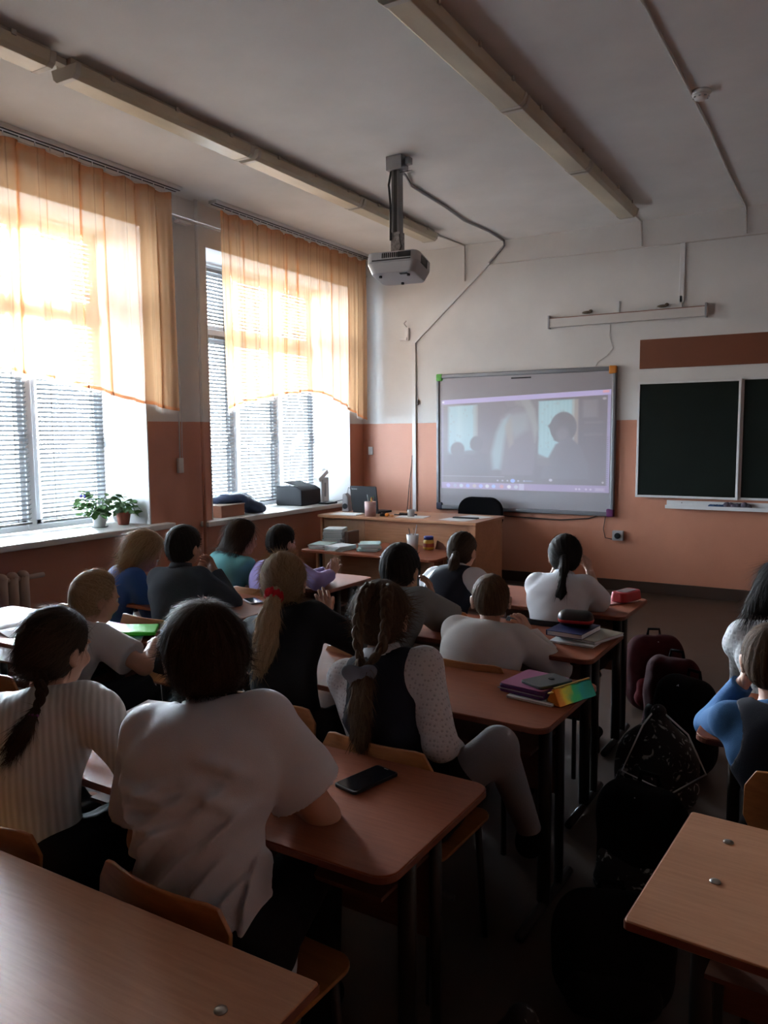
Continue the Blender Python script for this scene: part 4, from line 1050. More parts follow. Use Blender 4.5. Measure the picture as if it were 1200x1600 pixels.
M['skin'] = simple('skin', (.47, .26, .18), .55, .35, var=.12, nscale=14)
M['skin_tan'] = simple('skin_tan', (.36, .19, .12), .55, .35, var=.12, nscale=14)
M['lips'] = simple('lips', (.38, .13, .11), .5)
M['eye_white'] = simple('eye_white', (.65, .63, .60), .2, .5)
M['iris'] = simple('iris_brown', (.03, .018, .01), .15, .6)

def strands_from(V, N, flow, n, L, lift, seed, width=.0011, sag=.0):
    """thin tapering hairs lying along flow(P) on a hair surface"""
    rs = np.random.RandomState(seed); i = rs.randint(0, len(V), n); P = V[i] + N[i] * .0005; nr = N[i]
    out = []; d = flow(P) + .25 * rs.randn(n, 3); d -= nr * (d * nr).sum(1)[:, None]; d /= np.linalg.norm(d, axis=1)[:, None] + 1e-9
    side = np.cross(nr, d); l = L * (.5 + rs.rand(n)); pts = []
    cur = P; up_ = lift * (.2 + rs.rand(n) ** 2)
    for k in range(4):
        w = width * (1 - k / 3.2); pts.append(np.stack([cur - side * w, cur + side * w], 1))
        cur = cur + d * (l / 3)[:, None] + nr * (up_ * (.6 if k == 0 else .3))[:, None] - np.array([0, 0, sag]) * k
    A = np.stack(pts, 1).reshape(-1, 3)      # n*4*2
    b = (np.arange(n) * 8)[:, None]; T = []
    for k in range(3): T.append(b + np.array([[k * 2, k * 2 + 1, k * 2 + 3, k * 2 + 2]]))
    return A, np.concatenate(T), np.repeat(i, 8)
def normals(V, Q):
    n = np.cross(V[Q[:, 2]] - V[Q[:, 0]], V[Q[:, 3]] - V[Q[:, 1]])
    N = np.zeros_like(V)
    for j in range(4):
        for a in range(3): N[:, a] += np.bincount(Q[:, j], n[:, a], minlength=len(V))
    return N / (np.linalg.norm(N, axis=1)[:, None] + 1e-12)

def hand(F, wrist, fdir, palm, s, side, curl=.5, spread=.12, fist=False):
    """five fingers on a palm. fdir: finger direction, palm: outward palm normal, side: +1 right hand"""
    f = unit(fdir); p = nv(palm); p = unit(p - f * (p @ f)); w = np.cross(f, p) * side      # w points to the thumb side
    w = -w
    W = nv(wrist); k = .006
    F.cap(W - f * .03 * s, W + f * .012 * s, .0195 * s, .020 * s, (p, .75), .01)
    F.cap(W + f * .015 * s + w * .012 * s, W + f * .052 * s + w * .018 * s, .017 * s, .015 * s, (p, .7), .01)
    F.cap(W + f * .015 * s - w * .010 * s, W + f * .050 * s - w * .018 * s, .017 * s, .014 * s, (p, .7), .01)
    for j, (o, L) in enumerate(((.024, .052), (.008, .060), (-.008, .055), (-.023, .043))):
        b = W + f * (.056 - .004 * abs(j - 1)) * s + w * o * s
        d = unit(f + w * spread * (o / .024)); a = curl * .45
        for q, (fr, r) in enumerate(((.42, .0083), (.32, .0075), (.26, .0066))):
            d = unit(d * cos(a) + p * sin(a)); e = b + d * L * fr * s
            F.cap(b, e, r * s, r * .93 * s, None, .003); b = e; a = curl * .75
    b = W + f * .016 * s + w * .020 * s; d = unit(w * .75 + f * .7 + p * .35)
    for fr, r in ((.028, .0100), (.024, .0088), (.018, .0078)):
        e = b + d * fr * s; F.cap(b, e, r * s, r * .92 * s, None, .005); b = e; d = unit(d + f * .45 + p * curl * .3)

def ik(a, b, l1, l2, hint):
    d = b - a; L = np.linalg.norm(d); L2 = min(L, (l1 + l2) * .985); u = d / max(L, 1e-6)
    b = a + u * L2
    x = (l1 * l1 - l2 * l2 + L2 * L2) / (2 * L2); h_ = math.sqrt(max(l1 * l1 - x * x, 0))
    n = nv(hint); n = unit(n - u * (n @ u))
    return a + u * x + n * h_, b

def person(label, pelvis, head, yaw=0, hyaw=0, hpitch=0, hroll=0, s=1.0, skin='skin', hair=None, top=None, bottom=None,
           RH=None, LH=None, rh=None, lh=None, relbow=(.5, -.3, -.9), lelbow=(-.5, -.3, -.9), res=.008, bow=.03, knees=None, feet=None, shrug=0.0, shoes='black', seedn=1, legmat=None, shw=.128, vest=None):
    base = nv([pelvis[0], pelvis[1], 0]); P = nv(pelvis); H = nv(head)
    t = thing('person', label, 'person', tuple(base), 0, 'pupils watching the film')
    Rh = rotm(radians(hyaw), radians(hpitch), radians(hroll)); hr, hf, hu = Rh[:, 0], Rh[:, 1], Rh[:, 2]
    U0 = unit(H - P); F0 = unit(nv([-sin(radians(yaw)), cos(radians(yaw)), 0]))
    nd = unit(.55 * U0 + .45 * hu)
    Nk = H - nd * .135 * s - hf * .022 * s              # base of the neck
    U = unit(Nk - P); F = unit(F0 - U * (F0 @ U)); R = np.cross(F, U)
    mid = (P + Nk) / 2 - F * bow
    chest = Nk - unit(Nk - mid) * .12 - F * bow * .3
    sw = shw * s
    Ut = unit(Nk - mid)
    SH = {q: Nk - Ut * (.045 - shrug) + R * q * sw for q in (-1, 1)}
    # targets of the wrists
    tg = {1: nv(RH) if RH is not None else P + F * .30 + R * .14 + nv([0, 0, .22]), -1: nv(LH) if LH is not None else P + F * .30 - R * .14 + nv([0, 0, .22])}
    hint = {1: R * relbow[0] + F * relbow[1] + nv([0, 0, 1]) * relbow[2], -1: R * lelbow[0] + F * lelbow[1] + nv([0, 0, 1]) * lelbow[2]}
    EL = {}; WR = {}
    for q in (-1, 1): EL[q], WR[q] = ik(SH[q], tg[q], .235 * s, .205 * s, hint[q])
    hip = {q: P + R * q * .075 * s for q in (-1, 1)}
    Rz = unit(nv([R[0], R[1], 0])); Fz = unit(nv([F0[0], F0[1], 0]))
    kn = {q: (nv(knees[q]) if knees and q in knees else hip[q] + Fz * .36 * s + Rz * q * .035 - nv([0, 0, .01])) for q in (-1, 1)}
    ft = {q: (nv(feet[q]) if feet and q in feet else nv([kn[q][0] + Fz[0] * .0, kn[q][1] + Fz[1] * .0, .075])) for q in (-1, 1)}
    fr = (F, .72)
    # ---- body: one continuous mesh
    B = Field(.03)
    B.cap(P - R * .06 * s, P + R * .06 * s, .085 * s, .085 * s, fr); B.cap(P, mid, .095 * s, .085 * s, fr); B.cap(mid, chest, .088 * s, .098 * s, fr)
    B.cap(SH[-1], SH[1], .045 * s, .045 * s); B.cap(chest - R * .05, chest + R * .05, .085 * s, .085 * s, fr)
    B.cap(Nk - Ut * .02, H - hu * .06 * s - hf * .02 * s, .044 * s, .040 * s, None, .02)
    hc = lambda x, y, z: H + (hr * x + hf * y + hu * z) * s
    B.ell(H, nv([.072, .090, .084]) * s, Rh, .01); B.ell(hc(0, .030, -.050), nv([.058, .058, .066]) * s, Rh, .02)
    B.ell(hc(0, .052, -.100), nv([.028, .026, .020]) * s, Rh, .02)
    B.cap(hc(0, .088, -.018), hc(0, .101, -.046), .007 * s, .0115 * s, None, .012); B.cap(hc(-.011, .092, -.050), hc(.011, .092, -.050), .007 * s, .007 * s, None, .008)
    for q in (-1, 1):
        B.ell(hc(q * .030, .074, -.052), nv([.022, .018, .020]) * s, Rh, .015)
        B.ell(hc(q * .030, .084, -.004), nv([.020, .008, .006]) * s, Rh, .012)
        B.ell(hc(q * .077, -.010, -.026), nv([.009, .019, .030]) * s, Rh @ rotm(radians(-18 * q), 0, radians(8 * q)), .006)
        B.ell(hc(q * .077, -.004, -.052), nv([.008, .009, .010]) * s, Rh, .006)
        B.cap(SH[q], EL[q], .041 * s, .034 * s, None, .02); B.cap(EL[q], WR[q], .034 * s, .021 * s, None, .015)
        B.cap(hip[q], kn[q], .072 * s, .052 * s); B.cap(kn[q], ft[q], .048 * s, .031 * s)
        B.cap(ft[q] - nv([0, 0, .03]), ft[q] + Fz * .11 * s - nv([0, 0, .045]), .032 * s, .026 * s)
    V, Q = B.mesh(res); V = relax(V, Q, 1, .35); parts = [(V, Q)]
    for q, spec in ((1, rh), (-1, lh)):
        Hf = Field(.004); sp = spec or {}
        fd = sp.get('f', WR[q] - EL[q]); pn = sp.get('p', -nv([0, 0, 1]) if abs(unit(fd)[2]) < .8 else -R * q)
        hand(Hf, WR[q], fd, pn, s, q, sp.get('curl', .5), sp.get('spread', .12))
        V2, Q2 = Hf.mesh(.0036, .008); parts.append((relax(V2, Q2, 1, .3), Q2))
    mesh_obj('body', parts, M[skin], t, base)
    # ---- face pieces
    for q in (-1, 1):
        e = MB().ball(tuple(hc(q * .030, .078, -.020) - base), .0115 * s, 12, 8).build('eye', M['eye_white'], t, smooth=True)
        MB().ball(tuple(hc(q * .030, .0868, -.020) - base), .0055 * s, 10, 6).build('iris', M['iris'], e, smooth=True)
        bq = [hc(q * (.014 + .010 * i), .0905 - .0016 * i * i, -.003 + .003 * sin(i)) - base for i in range(4)]
        MB().tube(bq, .0028 * s, 6, rf=[.002, .003, .003, .0015]).build('eyebrow', hair['mat'], t, smooth=True)
    lp = [hc(x, .0865 - 6 * x * x, -.076) - base for x in (-.020, -.010, 0, .010, .020)]
    MB().tube(lp, .0045 * s, 8, rf=[.0015, .0045, .005, .0045, .0015]).build('lips', M['lips'], t, smooth=True)
    # ---- top garment
    g = top; e = g.get('ease', .012); Tp = Field(.03)
    flr = (F, .80)
    low = P + U * .02 + nv([0, 0, g.get('hem', -.03)])
    Tp.cap(low - R * .05 * s, low + R * .05 * s, .092 * s + e, .092 * s + e, flr)
    Tp.cap(low, mid, .108 * s + e, .094 * s + e, flr); Tp.cap(mid, chest, .094 * s + e, .104 * s + e, flr)
    Tp.cap(chest - R * .055 * s, chest + R * .055 * s, .088 * s + e, .088 * s + e, flr)
    Tp.cap(SH[-1], SH[1], .047 * s + e * .6, .047 * s + e * .6, None, .04)
    Tp.cap(Nk - Ut * .06, Nk - Ut * .015, .075 * s, .050 * s, None, .02)
    sl = g.get('sleeve', 'long'); cuts = []
    for q in (-1, 1):
        a, b, c = SH[q], EL[q], WR[q]
        if sl == 'long':
            pf = g.get('puff', 0)
            if pf: Tp.ell(a + (b - a) * .18 + R * q * .01, nv([.062, .062, .058]) * s * (1 + pf), np.eye(3), .02)
            Tp.cap(a, b, .050 * s + e * .5, .042 * s + e * .6, None, .02); Tp.cap(b, b + (c - b) * .92, .042 * s + e * .6, .030 * s + e * .4, None, .015)
            cc = b + (c - b) * .93; dd = unit(c - b)
            cuts.append((cc, dd, .09))
        elif sl in ('short', 'cap'):
            fr_ = .72 if sl == 'short' else .34
            m_ = a + (b - a) * fr_
            Tp.cap(a, m_, .052 * s + e * .6, .056 * s + e, None, .02)
            cuts.append((m_, unit(b - a), .10))
    def cuts_f(P_):
        d = np.full(len(P_), -9.)
        for cc, dd, rr in cuts:
            v = P_ - cc; near = np.linalg.norm(v, axis=-1) < rr
            d = np.where(near, np.maximum(d, v @ dd), d)
        return d
    Tp.cut(cuts_f)
    nc = Nk + Ut * .012
    Tp.cut(lambda P_: np.where(np.linalg.norm(P_ - nc, axis=-1) < .075, (P_ - nc) @ Ut, -9.))
    fold = g.get('folds', .004); dirs = g.get('fdirs'); ridges = g.get('ridges', ())
    def disp(P_):
        r = P_ - mid; u = r @ R; v = r @ U; w = r @ F
        wv = wob(P_, seedn, 12)
        a = np.sin(38 * v + 16 * u * np.sign(u) + 3.0 * wv + seedn) * (.5 + .5 * wob(P_, seedn + 5, 9))
        b = np.sin(30 * v - 34 * u + 3.5 * wob(P_, seedn + 9, 10)) * np.clip(wob(P_, seedn + 3, 11), 0, 1)
        o = -fold * (np.clip(a, -.3, 1) ** 2 * .8 + np.clip(b, 0, 1) * .9) - fold * .4 * wv
        for (u0, v0, u1, v1, am, wd) in ridges:
            t_ = np.clip(((u - u0) * (u1 - u0) + (v - v0) * (v1 - v0)) / ((u1 - u0) ** 2 + (v1 - v0) ** 2), 0, 1)
            dd = np.hypot(u - u0 - t_ * (u1 - u0), v - v0 - t_ * (v1 - v0))
            o = o - am * (1 - .55 * (dd / wd) ** 2) * np.exp(-.8 * (dd / wd) ** 2) * (w < .05) * np.sin(np.pi * (.1 + .8 * t_))
        return o
    if fold or ridges: Tp.disp = disp
    V, Q = Tp.mesh(g.get('res', res)); V = relax(V, Q, 1, .3)
    nm = g.get('name', 'shirt')
    tp = mesh_obj(nm, [(V, Q)], g['mat'], t, base)
    if g.get('collar'):
        cf = MB(); rr = .052 * s; cen = Nk + Ut * .010
        n = 28; ring = []
        Vv = []; Ff = []
        for k in range(n):
            a = 2 * pi * k / n; dv = R * cos(a) + F * sin(a)
            gap = 1 if sin(a) < .93 else .4
            for (rad, z) in ((rr, .0), (rr * .96, .030), (rr * 1.04, .032), (rr * 1.28, -.004), (rr * 1.22, -.006), (rr * 1.04, .02)):
                Vv.append(tuple(cen + dv * rad * 1.0 + Ut * (z - .006) * s - base))
        for k in range(n):
            for j in range(6):
                j2 = (j + 1) % 6; k2 = (k + 1) % n; Ff.append((k * 6 + j, k2 * 6 + j, k2 * 6 + j2, k * 6 + j2))
        cf.add(Vv, Ff).build('collar', g.get('collar_mat', g['mat']), t, smooth=True)
    if vest:
        Vf = Field(.03); e2 = e + .008
        Vf.cap(low - R * .05 * s, low + R * .05 * s, .096 * s + e2, .096 * s + e2, flr)
        Vf.cap(low, mid, .110 * s + e2, .096 * s + e2, flr); Vf.cap(mid, chest, .096 * s + e2, .106 * s + e2, flr)
        Vf.cap(chest - R * .05 * s, chest + R * .05 * s, .090 * s + e2, .090 * s + e2, flr)
        Vf.cap(SH[-1] * .78 + SH[1] * .22, SH[1] * .78 + SH[-1] * .22, .050 * s + e2 * .7, .050 * s + e2 * .7, None, .03)
        for q in (-1, 1):
            ac = SH[q] + R * q * .028 * s
            Vf.cut(lambda P_, ac=ac, q=q: .062 * s - np.sqrt(((P_ - ac) @ R * .9) ** 2 + (((P_ - ac) @ Ut + .03) * .62) ** 2 + ((P_ - ac) @ F * .25) ** 2) - 0.0)
        Vf.cut(lambda P_: .058 * s - np.linalg.norm((P_ - (Nk + Ut * .01)), axis=-1))
        if vest.get('scoop'): Vf.cut(lambda P_: .05 * s - np.sqrt(((P_ - Nk) @ R) ** 2 + (((P_ - Nk) @ Ut + vest['scoop']) * .8) ** 2))
        V, Q = Vf.mesh(res); V = relax(V, Q, 1, .3); mesh_obj(vest.get('name', 'vest'), [(V, Q)], vest['mat'], t, base)
    # ---- bottom garment
    bt = bottom; Bo = Field(.03)
    if bt['type'] == 'pants':
        Bo.cap(P - R * .06 * s, P + R * .06 * s, .098 * s, .098 * s, flr)
        Bo.cap(P, P + U * .05, .100 * s, .096 * s, flr)
        for q in (-1, 1):
            Bo.cap(hip[q], kn[q], .084 * s, .062 * s); Bo.cap(kn[q], ft[q] + nv([0, 0, .02]), .060 * s, .050 * s, None, .02)
    else:
        Bo.cap(P - R * .06 * s, P + R * .06 * s, .104 * s, .104 * s, flr); Bo.cap(P, P + U * .05, .104 * s, .098 * s, flr)
        fl = bt.get('flare', 1.0)
        for q in (-1, 1):
            ke = hip[q] + (kn[q] - hip[q]) * 1.0 + Rz * q * .03 * fl
            if bt.get('short'): Bo.cap(hip[q], hip[q] + (kn[q] - hip[q]) * .42, .092 * s, .082 * s, None, .04)
            else: Bo.cap(hip[q], ke, .092 * s, .090 * s * fl, None, .07)
        hemc = (kn[1] + kn[-1]) / 2 - Fz * .02
        Bo.cut(lambda P_: (P_ - hemc) @ unit(kn[1] + kn[-1] - hip[1] - hip[-1]))
        Bo.disp = lambda P_: -.007 * np.sin(((P_ - P) @ R) * 120) * np.clip(((P_ - P) @ Fz) * 4, 0, 1)
    V, Q = Bo.mesh(res); V = relax(V, Q, 1, .3); mesh_obj('trousers' if bt['type'] == 'pants' else 'skirt', [(V, Q)], bt['mat'], t, base)
    if bt['type'] != 'pants' and legmat is not None:
        for q in (-1, 1):
            Lg = Field(.02); Lg.cap(hip[q] * .7 + kn[q] * .3, kn[q], .066 * s, .057 * s); Lg.cap(kn[q], ft[q], .053 * s, .036 * s)
            V, Q = Lg.mesh(res); mesh_obj('legging', [(relax(V, Q), Q)], legmat, t, base)
    for q in (-1, 1):
        S = Field(.02); fp = ft[q]
        S.cap(fp - nv([0, 0, .028]) - Fz * .02, fp + Fz * .12 * s - nv([0, 0, .042]), .040 * s, .032 * s); S.cap(fp, fp - nv([0, 0, .03]), .038, .04)
        S.cut(lambda P_: .004 - P_[:, 2])
        V, Q = S.mesh(.008); mesh_obj('shoe', [(V, Q)], M[shoes], t, base)
    # ---- hair
    build_hair(t, base, H, Rh, s, hair, hc, res, seedn, Nk, Ut, F)
    return t

def strand_attr(P, H, Rh, pole, s):
    """hair runs along great circles to the pole: colour varies across, hardly along"""
    pole = unit(pole); a = unit(np.cross(pole, nv([.3, .5, .8]))); b = np.cross(pole, a)
    d = P - H; az = np.arctan2(d @ b, d @ a); al = (d @ pole) / (.09 * s)
    return np.stack([np.cos(az) * 1.6, np.sin(az) * 1.6, al * .12], -1)
def build_hair(t, base, H, Rh, s, hr, hc, res, seed, Nk, Ut, F):
    L = lambda P: (P - H) @ Rh / s
    th = hr.get('thick', .012); kind = hr['kind']; mat = hr['mat']
    Hf = Field(.02)
    Hf.ell(H + Rh[:, 1] * -.004 * s + Rh[:, 2] * .002 * s, (nv([.072, .088, .084]) + th) * s, Rh)
    Hf.ell(hc(0, -.040, -.035), (nv([.058, .048, .055]) + th * .8) * s, Rh)
    line = hr.get('line', .036); slope = hr.get('slope', .62); nape = hr.get('nape', -.092)
    Hf.cut(lambda P: (lambda q: np.maximum((q[:, 1] - (line + slope * q[:, 2])) * s * .8, (nape - q[:, 2]) * s))(L(P)))
    ear = hr.get('ear', True)
    if ear:   # leave the ears bare
        for q in (-1, 1):
            ec = hc(q * .085, .002, -.034); Hf.cut(lambda P, ec=ec: .026 * s - np.linalg.norm((P - ec), axis=-1))
    pole_l = nv(hr.get('pole', (0, -.35, .9))); pole = Rh @ unit(pole_l)
    gr = hr.get('groove', .0012); rf = hr.get('res', min(res, .006))
    def disp(P):
        d = P - H; a = unit(np.cross(pole, nv([.3, .5, .8]))); b = np.cross(pole, a); az = np.arctan2(d @ b, d @ a)
        return -gr * (np.sin(az * 23 + 2 * wob(P, seed, 14)) + .6 * np.sin(az * 41 + 3 * wob(P, seed + 2, 10))) - hr.get('mess', 0) * wob(P, seed + 4, 45)
    Hf.disp = disp
    if kind == 'loose':
        # long hair falling behind the shoulders
        fall = nv(hr.get('fall', (0, 0, -1))); Ln = hr.get('length', .30); wd = hr.get('width', .075)
        for k, x in enumerate(np.linspace(-1, 1, 5)):
            st = hc(x * .060, -.035, -.01); e1 = st + unit(fall + Rh[:, 0] * x * .10) * Ln * .5 + Rh[:, 0] * x * .012; e2 = e1 + unit(fall) * Ln * (.5 - .06 * abs(x)) + Rh[:, 0] * x * wd * .15
            Hf.path([st, e1, e2], [.040 * s, .030 * s, .010 * s], None, .02)
    V, Q = Hf.mesh(rf); V = relax(V, Q, 1, .3); N = normals(V, Q)
    if kind == 'loose':
        low = ((V - H) @ Rh[:, 2]) < -.03
        A = strand_attr(V, H, Rh, pole, s); fall = unit(nv(hr.get('fall', (0, 0, -1)))); lat = unit(np.cross(fall, Rh[:, 1])); 
        d = V - H
        A2 = np.stack([(d @ Rh[:, 0]) * 22, (d @ Rh[:, 1]) * 22, (d @ fall) * 1.2], -1)
        A = np.where(low[:, None], A2, A)
        flow = lambda P: np.where((((P - H) @ Rh[:, 2]) < 0)[:, None], np.tile(fall, (len(P), 1)), np.tile(fall, (len(P), 1)) * 1.0 - (np.tile(pole, (len(P), 1)) * .2))
    else:
        A = strand_attr(V, H, Rh, pole, s)
        tie = hr.get('flow', 'away')
        def flow(P):
            d = P - H
            if tie == 'away': v = d - pole * (d @ pole)[:, None] * 1.0; return v / (np.linalg.norm(v, axis=1)[:, None] + 1e-9) - Rh[:, 2] * .3
            tp = hc(*hr['tie']); v = tp - P; return v / (np.linalg.norm(v, axis=1)[:, None] + 1e-9)
    parts = [(V, Q)]; at = [A]
    n = hr.get('strands', 300)
    if n:
        SA, ST, si = strands_from(V, N, flow, n, hr.get('slen', .03), hr.get('lift', .002), seed, hr.get('sw', .0011)); parts.append((SA, ST)); at.append(A[si])
    def lobe_path(pts, rs, grooves=9, amp=.0022, flat=None, key=0):
        G = Field(.01); G.path(pts, rs, flat, .012)
        P0, P1 = nv(pts[0]), nv(pts[-1]); ax = unit(P1 - P0); a = unit(np.cross(ax, nv([.2, .9, .1]))); b = np.cross(ax, a)
        pa = nv(pts)
        def cen(P):
            tt = np.clip((P - P0) @ ax / np.linalg.norm(P1 - P0), 0, 1); xs = np.linspace(0, 1, len(pts))
            return np.stack([np.interp(tt, xs, pa[:, j]) for j in range(3)], -1), tt
        def dsp(P):
            c, tt = cen(P); d = P - c; az = np.arctan2(d @ b, d @ a); return -amp * np.sin(az * grooves + 2.5 * np.sin(tt * 5 + key))
        G.disp = dsp
        v, q = G.mesh(min(rf, .005)); v = relax(v, q, 1, .25); c, tt = cen(v); d = v - c; az = np.arctan2(d @ b, d @ a)
        att = np.stack([np.cos(az) * 2.2 + key, np.sin(az) * 2.2, tt * .5], -1)
        nn = normals(v, q); sa, st, si = strands_from(v, nn, lambda P: np.tile(ax, (len(P), 1)), max(60, n // 3), .05, .003, seed + 7, hr.get('sw', .0011))
        return [(v, q), (sa, st)], [att, att[si]]
    ho = None
    if kind == 'pony':
        pts = [nv(p) for p in hr['path']]; p2, a2 = lobe_path(pts, hr['radii'], hr.get('pg', 9), hr.get('pamp', .0025))
        parts += p2; at += a2
    if kind in ('braid', 'braids'):
        for bi, (path, rad) in enumerate(hr['braids']):
            pa = nv(path); seg = np.linalg.norm(np.diff(pa, axis=0), axis=1); cs = np.concatenate([[0], np.cumsum(seg)]); Lb = cs[-1]
            m = int(Lb / .0035); ss = np.linspace(0, Lb, m); cen = np.stack([np.interp(ss, cs, pa[:, j]) for j in range(3)], -1)
            for _ in range(6): cen[1:-1] = (cen[:-2] + cen[1:-1] * 2 + cen[2:]) / 4
            tg = np.gradient(cen, axis=0); tg /= np.linalg.norm(tg, axis=1)[:, None]
            sd = nv(hr.get('bside', (1, 0, 0))); sdv = sd[None] - tg * (tg @ sd)[:, None]; sdv /= np.linalg.norm(sdv, axis=1)[:, None]; nb = np.cross(tg, sdv)
            rr = np.interp(ss, [0, Lb * .12, Lb * .7, Lb], [rad * .9, rad, rad * .8, rad * .5]); om = 2 * pi / (rad * 5.2)
            for j in range(3):
                ph = om * ss + j * 2 * pi / 3
                c = cen + sdv * (np.sin(ph) * rr * .62)[:, None] + nb * (np.sin(2 * ph) * rr * .34)[:, None]
                tt = np.gradient(c, axis=0); tt /= np.linalg.norm(tt, axis=1)[:, None]
                e1 = sdv - tt * (sdv * tt).sum(1)[:, None]; e1 /= np.linalg.norm(e1, axis=1)[:, None]; e2 = np.cross(tt, e1)
                K = 12; a = 2 * pi * np.arange(K) / K; rad_ = (rr * .52)[:, None] * (1 + .08 * np.sin(a * 5)[None])
                ring = c[:, None] + e1[:, None] * (np.cos(a)[None] * rad_)[..., None] * .9 + e2[:, None] * (np.sin(a)[None] * rad_)[..., None]
                g_ = np.arange(m * K).reshape(m, K); q = np.stack([g_[:-1], np.roll(g_, -1, 1)[:-1], np.roll(g_, -1, 1)[1:], g_[1:]], -1).reshape(-1, 4)
                parts.append((ring.reshape(-1, 3), q))
                at.append(np.stack([np.tile(np.cos(a) * 1.2 + j * 3, m), np.tile(np.sin(a) * 1.2, m), np.repeat(ss * 6, K)], -1))
            if hr.get('tail'):
                tl, tr = hr['tail'][bi]
                d0 = unit(pa[-1] - pa[-2]); tp = [pa[-1] - d0 * .01] + [nv(x) for x in tl]
                p2, a2 = lobe_path(tp, tr, 7, .002); parts += p2; at += a2
    ho = mesh_obj('hair', parts, mat, t, base, strand=np.concatenate(at))
    for tie in hr.get('ties', ()):     # (kind, centre, radius, mat)
        kd, c, r, mt, dr = tie; c = nv(c) - base; dr = unit(dr)
        Rm = np.array(Vector(dr).to_track_quat('Z', 'Y').to_matrix())
        m = MB()
        if kd == 'scrunchie':
            K, J = 48, 10
            vs = []; fs = []
            for k in range(K):
                a = 2 * pi * k / K; rr = r * (1 + .14 * sin(a * 9) + .06 * sin(a * 17 + 1)); tr = r * (.58 + .12 * sin(a * 11 + 2))
                for j in range(J):
                    b_ = 2 * pi * j / J; p_ = nv([cos(a) * (rr + tr * cos(b_)), sin(a) * (rr + tr * cos(b_)), tr * sin(b_) * 1.25 + .006 * sin(a * 7)])
                    vs.append(tuple(c + Rm @ p_))
            for k in range(K):
                for j in range(J): fs.append((k * J + j, ((k + 1) % K) * J + j, ((k + 1) % K) * J + (j + 1) % J, k * J + (j + 1) % J))
            m.add(vs, fs); m.build('scrunchie', mt, ho, smooth=True)
        elif kd == 'band':
            vs = []; fs = []; K, J = 24, 8
            for k in range(K):
                a = 2 * pi * k / K
                for j in range(J):
                    b_ = 2 * pi * j / J; p_ = nv([cos(a) * (r + r * .25 * cos(b_)), sin(a) * (r + r * .25 * cos(b_)), r * .3 * sin(b_)]); vs.append(tuple(c + Rm @ p_))
            for k in range(K):
                for j in range(J): fs.append((k * J + j, ((k + 1) % K) * J + j, ((k + 1) % K) * J + (j + 1) % J, k * J + (j + 1) % J))
            m.add(vs, fs); m.build('hair_band', mt, ho, smooth=True)
        elif kd == 'bow':
            G = Field(.010); fl_ = (Rm[:, 2], .55); q3 = lambda x, y: c + Rm @ nv([x * r, y * r, 0])
            for sx in (-1, 1):
                G.path([q3(0, 0), q3(sx * .55, .30), q3(sx * .95, .22), q3(sx * .80, -.12), q3(0, 0)], [.007, .011, .013, .011, .007], fl_)
                G.path([q3(0, 0), q3(sx * .35, -.6), q3(sx * .5, -1.2)], [.006, .011, .010], fl_)
            G.ell(c, (.011, .011, .011)); v, q = G.mesh(.004); mesh_obj('ribbon_bow', [(relax(v, q), q)], mt, ho)
        elif kd == 'clip':
            m.tube([c - Rm @ nv([r, 0, 0]), c, c + Rm @ nv([r, 0, 0])], .004, 8); m.build('hair_clip', mt, ho, smooth=True)
    return ho
# ------------------------------------------------------------------ the pupils
H_BLK = hair_mat('hair_black', (.006, .005, .005), (.020, .016, .014))
H_DK = hair_mat('hair_dark_brown', (.018, .011, .008), (.055, .034, .022))
H_BR = hair_mat('hair_brown', (.035, .020, .012), (.11, .065, .038))
H_ASH = hair_mat('hair_ash_brown', (.035, .022, .014), (.12, .075, .045))
H_BLO = hair_mat('hair_blond', (.20, .125, .065), (.46, .33, .20))
H_BLO2 = hair_mat('hair_dark_blond', (.12, .075, .04), (.30, .20, .115))
def cloth(name, col, bump=.5, bscale=500, var=.05): return simple(name, col, .85, .15, var=var, nscale=8, bump=bump, bscale=bscale)
WH = cloth('white_cotton', (.60, .61, .65)); WH2 = cloth('white_linen', (.56, .54, .53)); GREYK = cloth('grey_knit', (.155, .165, .165)); NAVY = cloth('navy_cloth', (.012, .014, .024))
DGREY = cloth('charcoal_jumper', (.045, .055, .070), .8, 250); TEAL = cloth('turquoise_knit', (.13, .38, .40), .8, 260); LILAC = cloth('lilac_cotton', (.30, .25, .52)); BLUE = cloth('blue_cotton', (.05, .13, .42))
BLKC = cloth('black_wool', (.008, .008, .010)); BLUE2 = cloth('blue_sleeve', (.04, .12, .27)); GLEG = cloth('grey_legging', (.20, .21, .23), .6, 200)
def striped():
    m, nt, p, o = new_mat('striped_blouse')
    v = mapped(nt, (1, 1, .12)); 
    wv = node(nt, 'ShaderNodeTexWave', wave_type='BANDS', bands_direction='DIAGONAL'); wv.inputs['Scale'].default_value = 26; wv.inputs['Distortion'].default_value = 1.2; wv.inputs['Detail'].default_value = 1
    nt.links.new(v, wv.inputs['Vector'])
    r = node(nt, 'ShaderNodeValToRGB'); r.color_ramp.elements[0].color = (.50, .51, .50, 1); r.color_ramp.elements[1].color = (.66, .67, .66, 1)
    nt.links.new(wv.outputs['Fac'], r.inputs['Fac']); nt.links.new(r.outputs[0], p.inputs['Base Color']); p.inputs['Roughness'].default_value = .8
    b = node(nt, 'ShaderNodeBump'); b.inputs['Strength'].default_value = .5; b.inputs['Distance'].default_value = .002; nt.links.new(wv.outputs['Fac'], b.inputs['Height']); nt.links.new(b.outputs[0], p.inputs['Normal'])
    return m
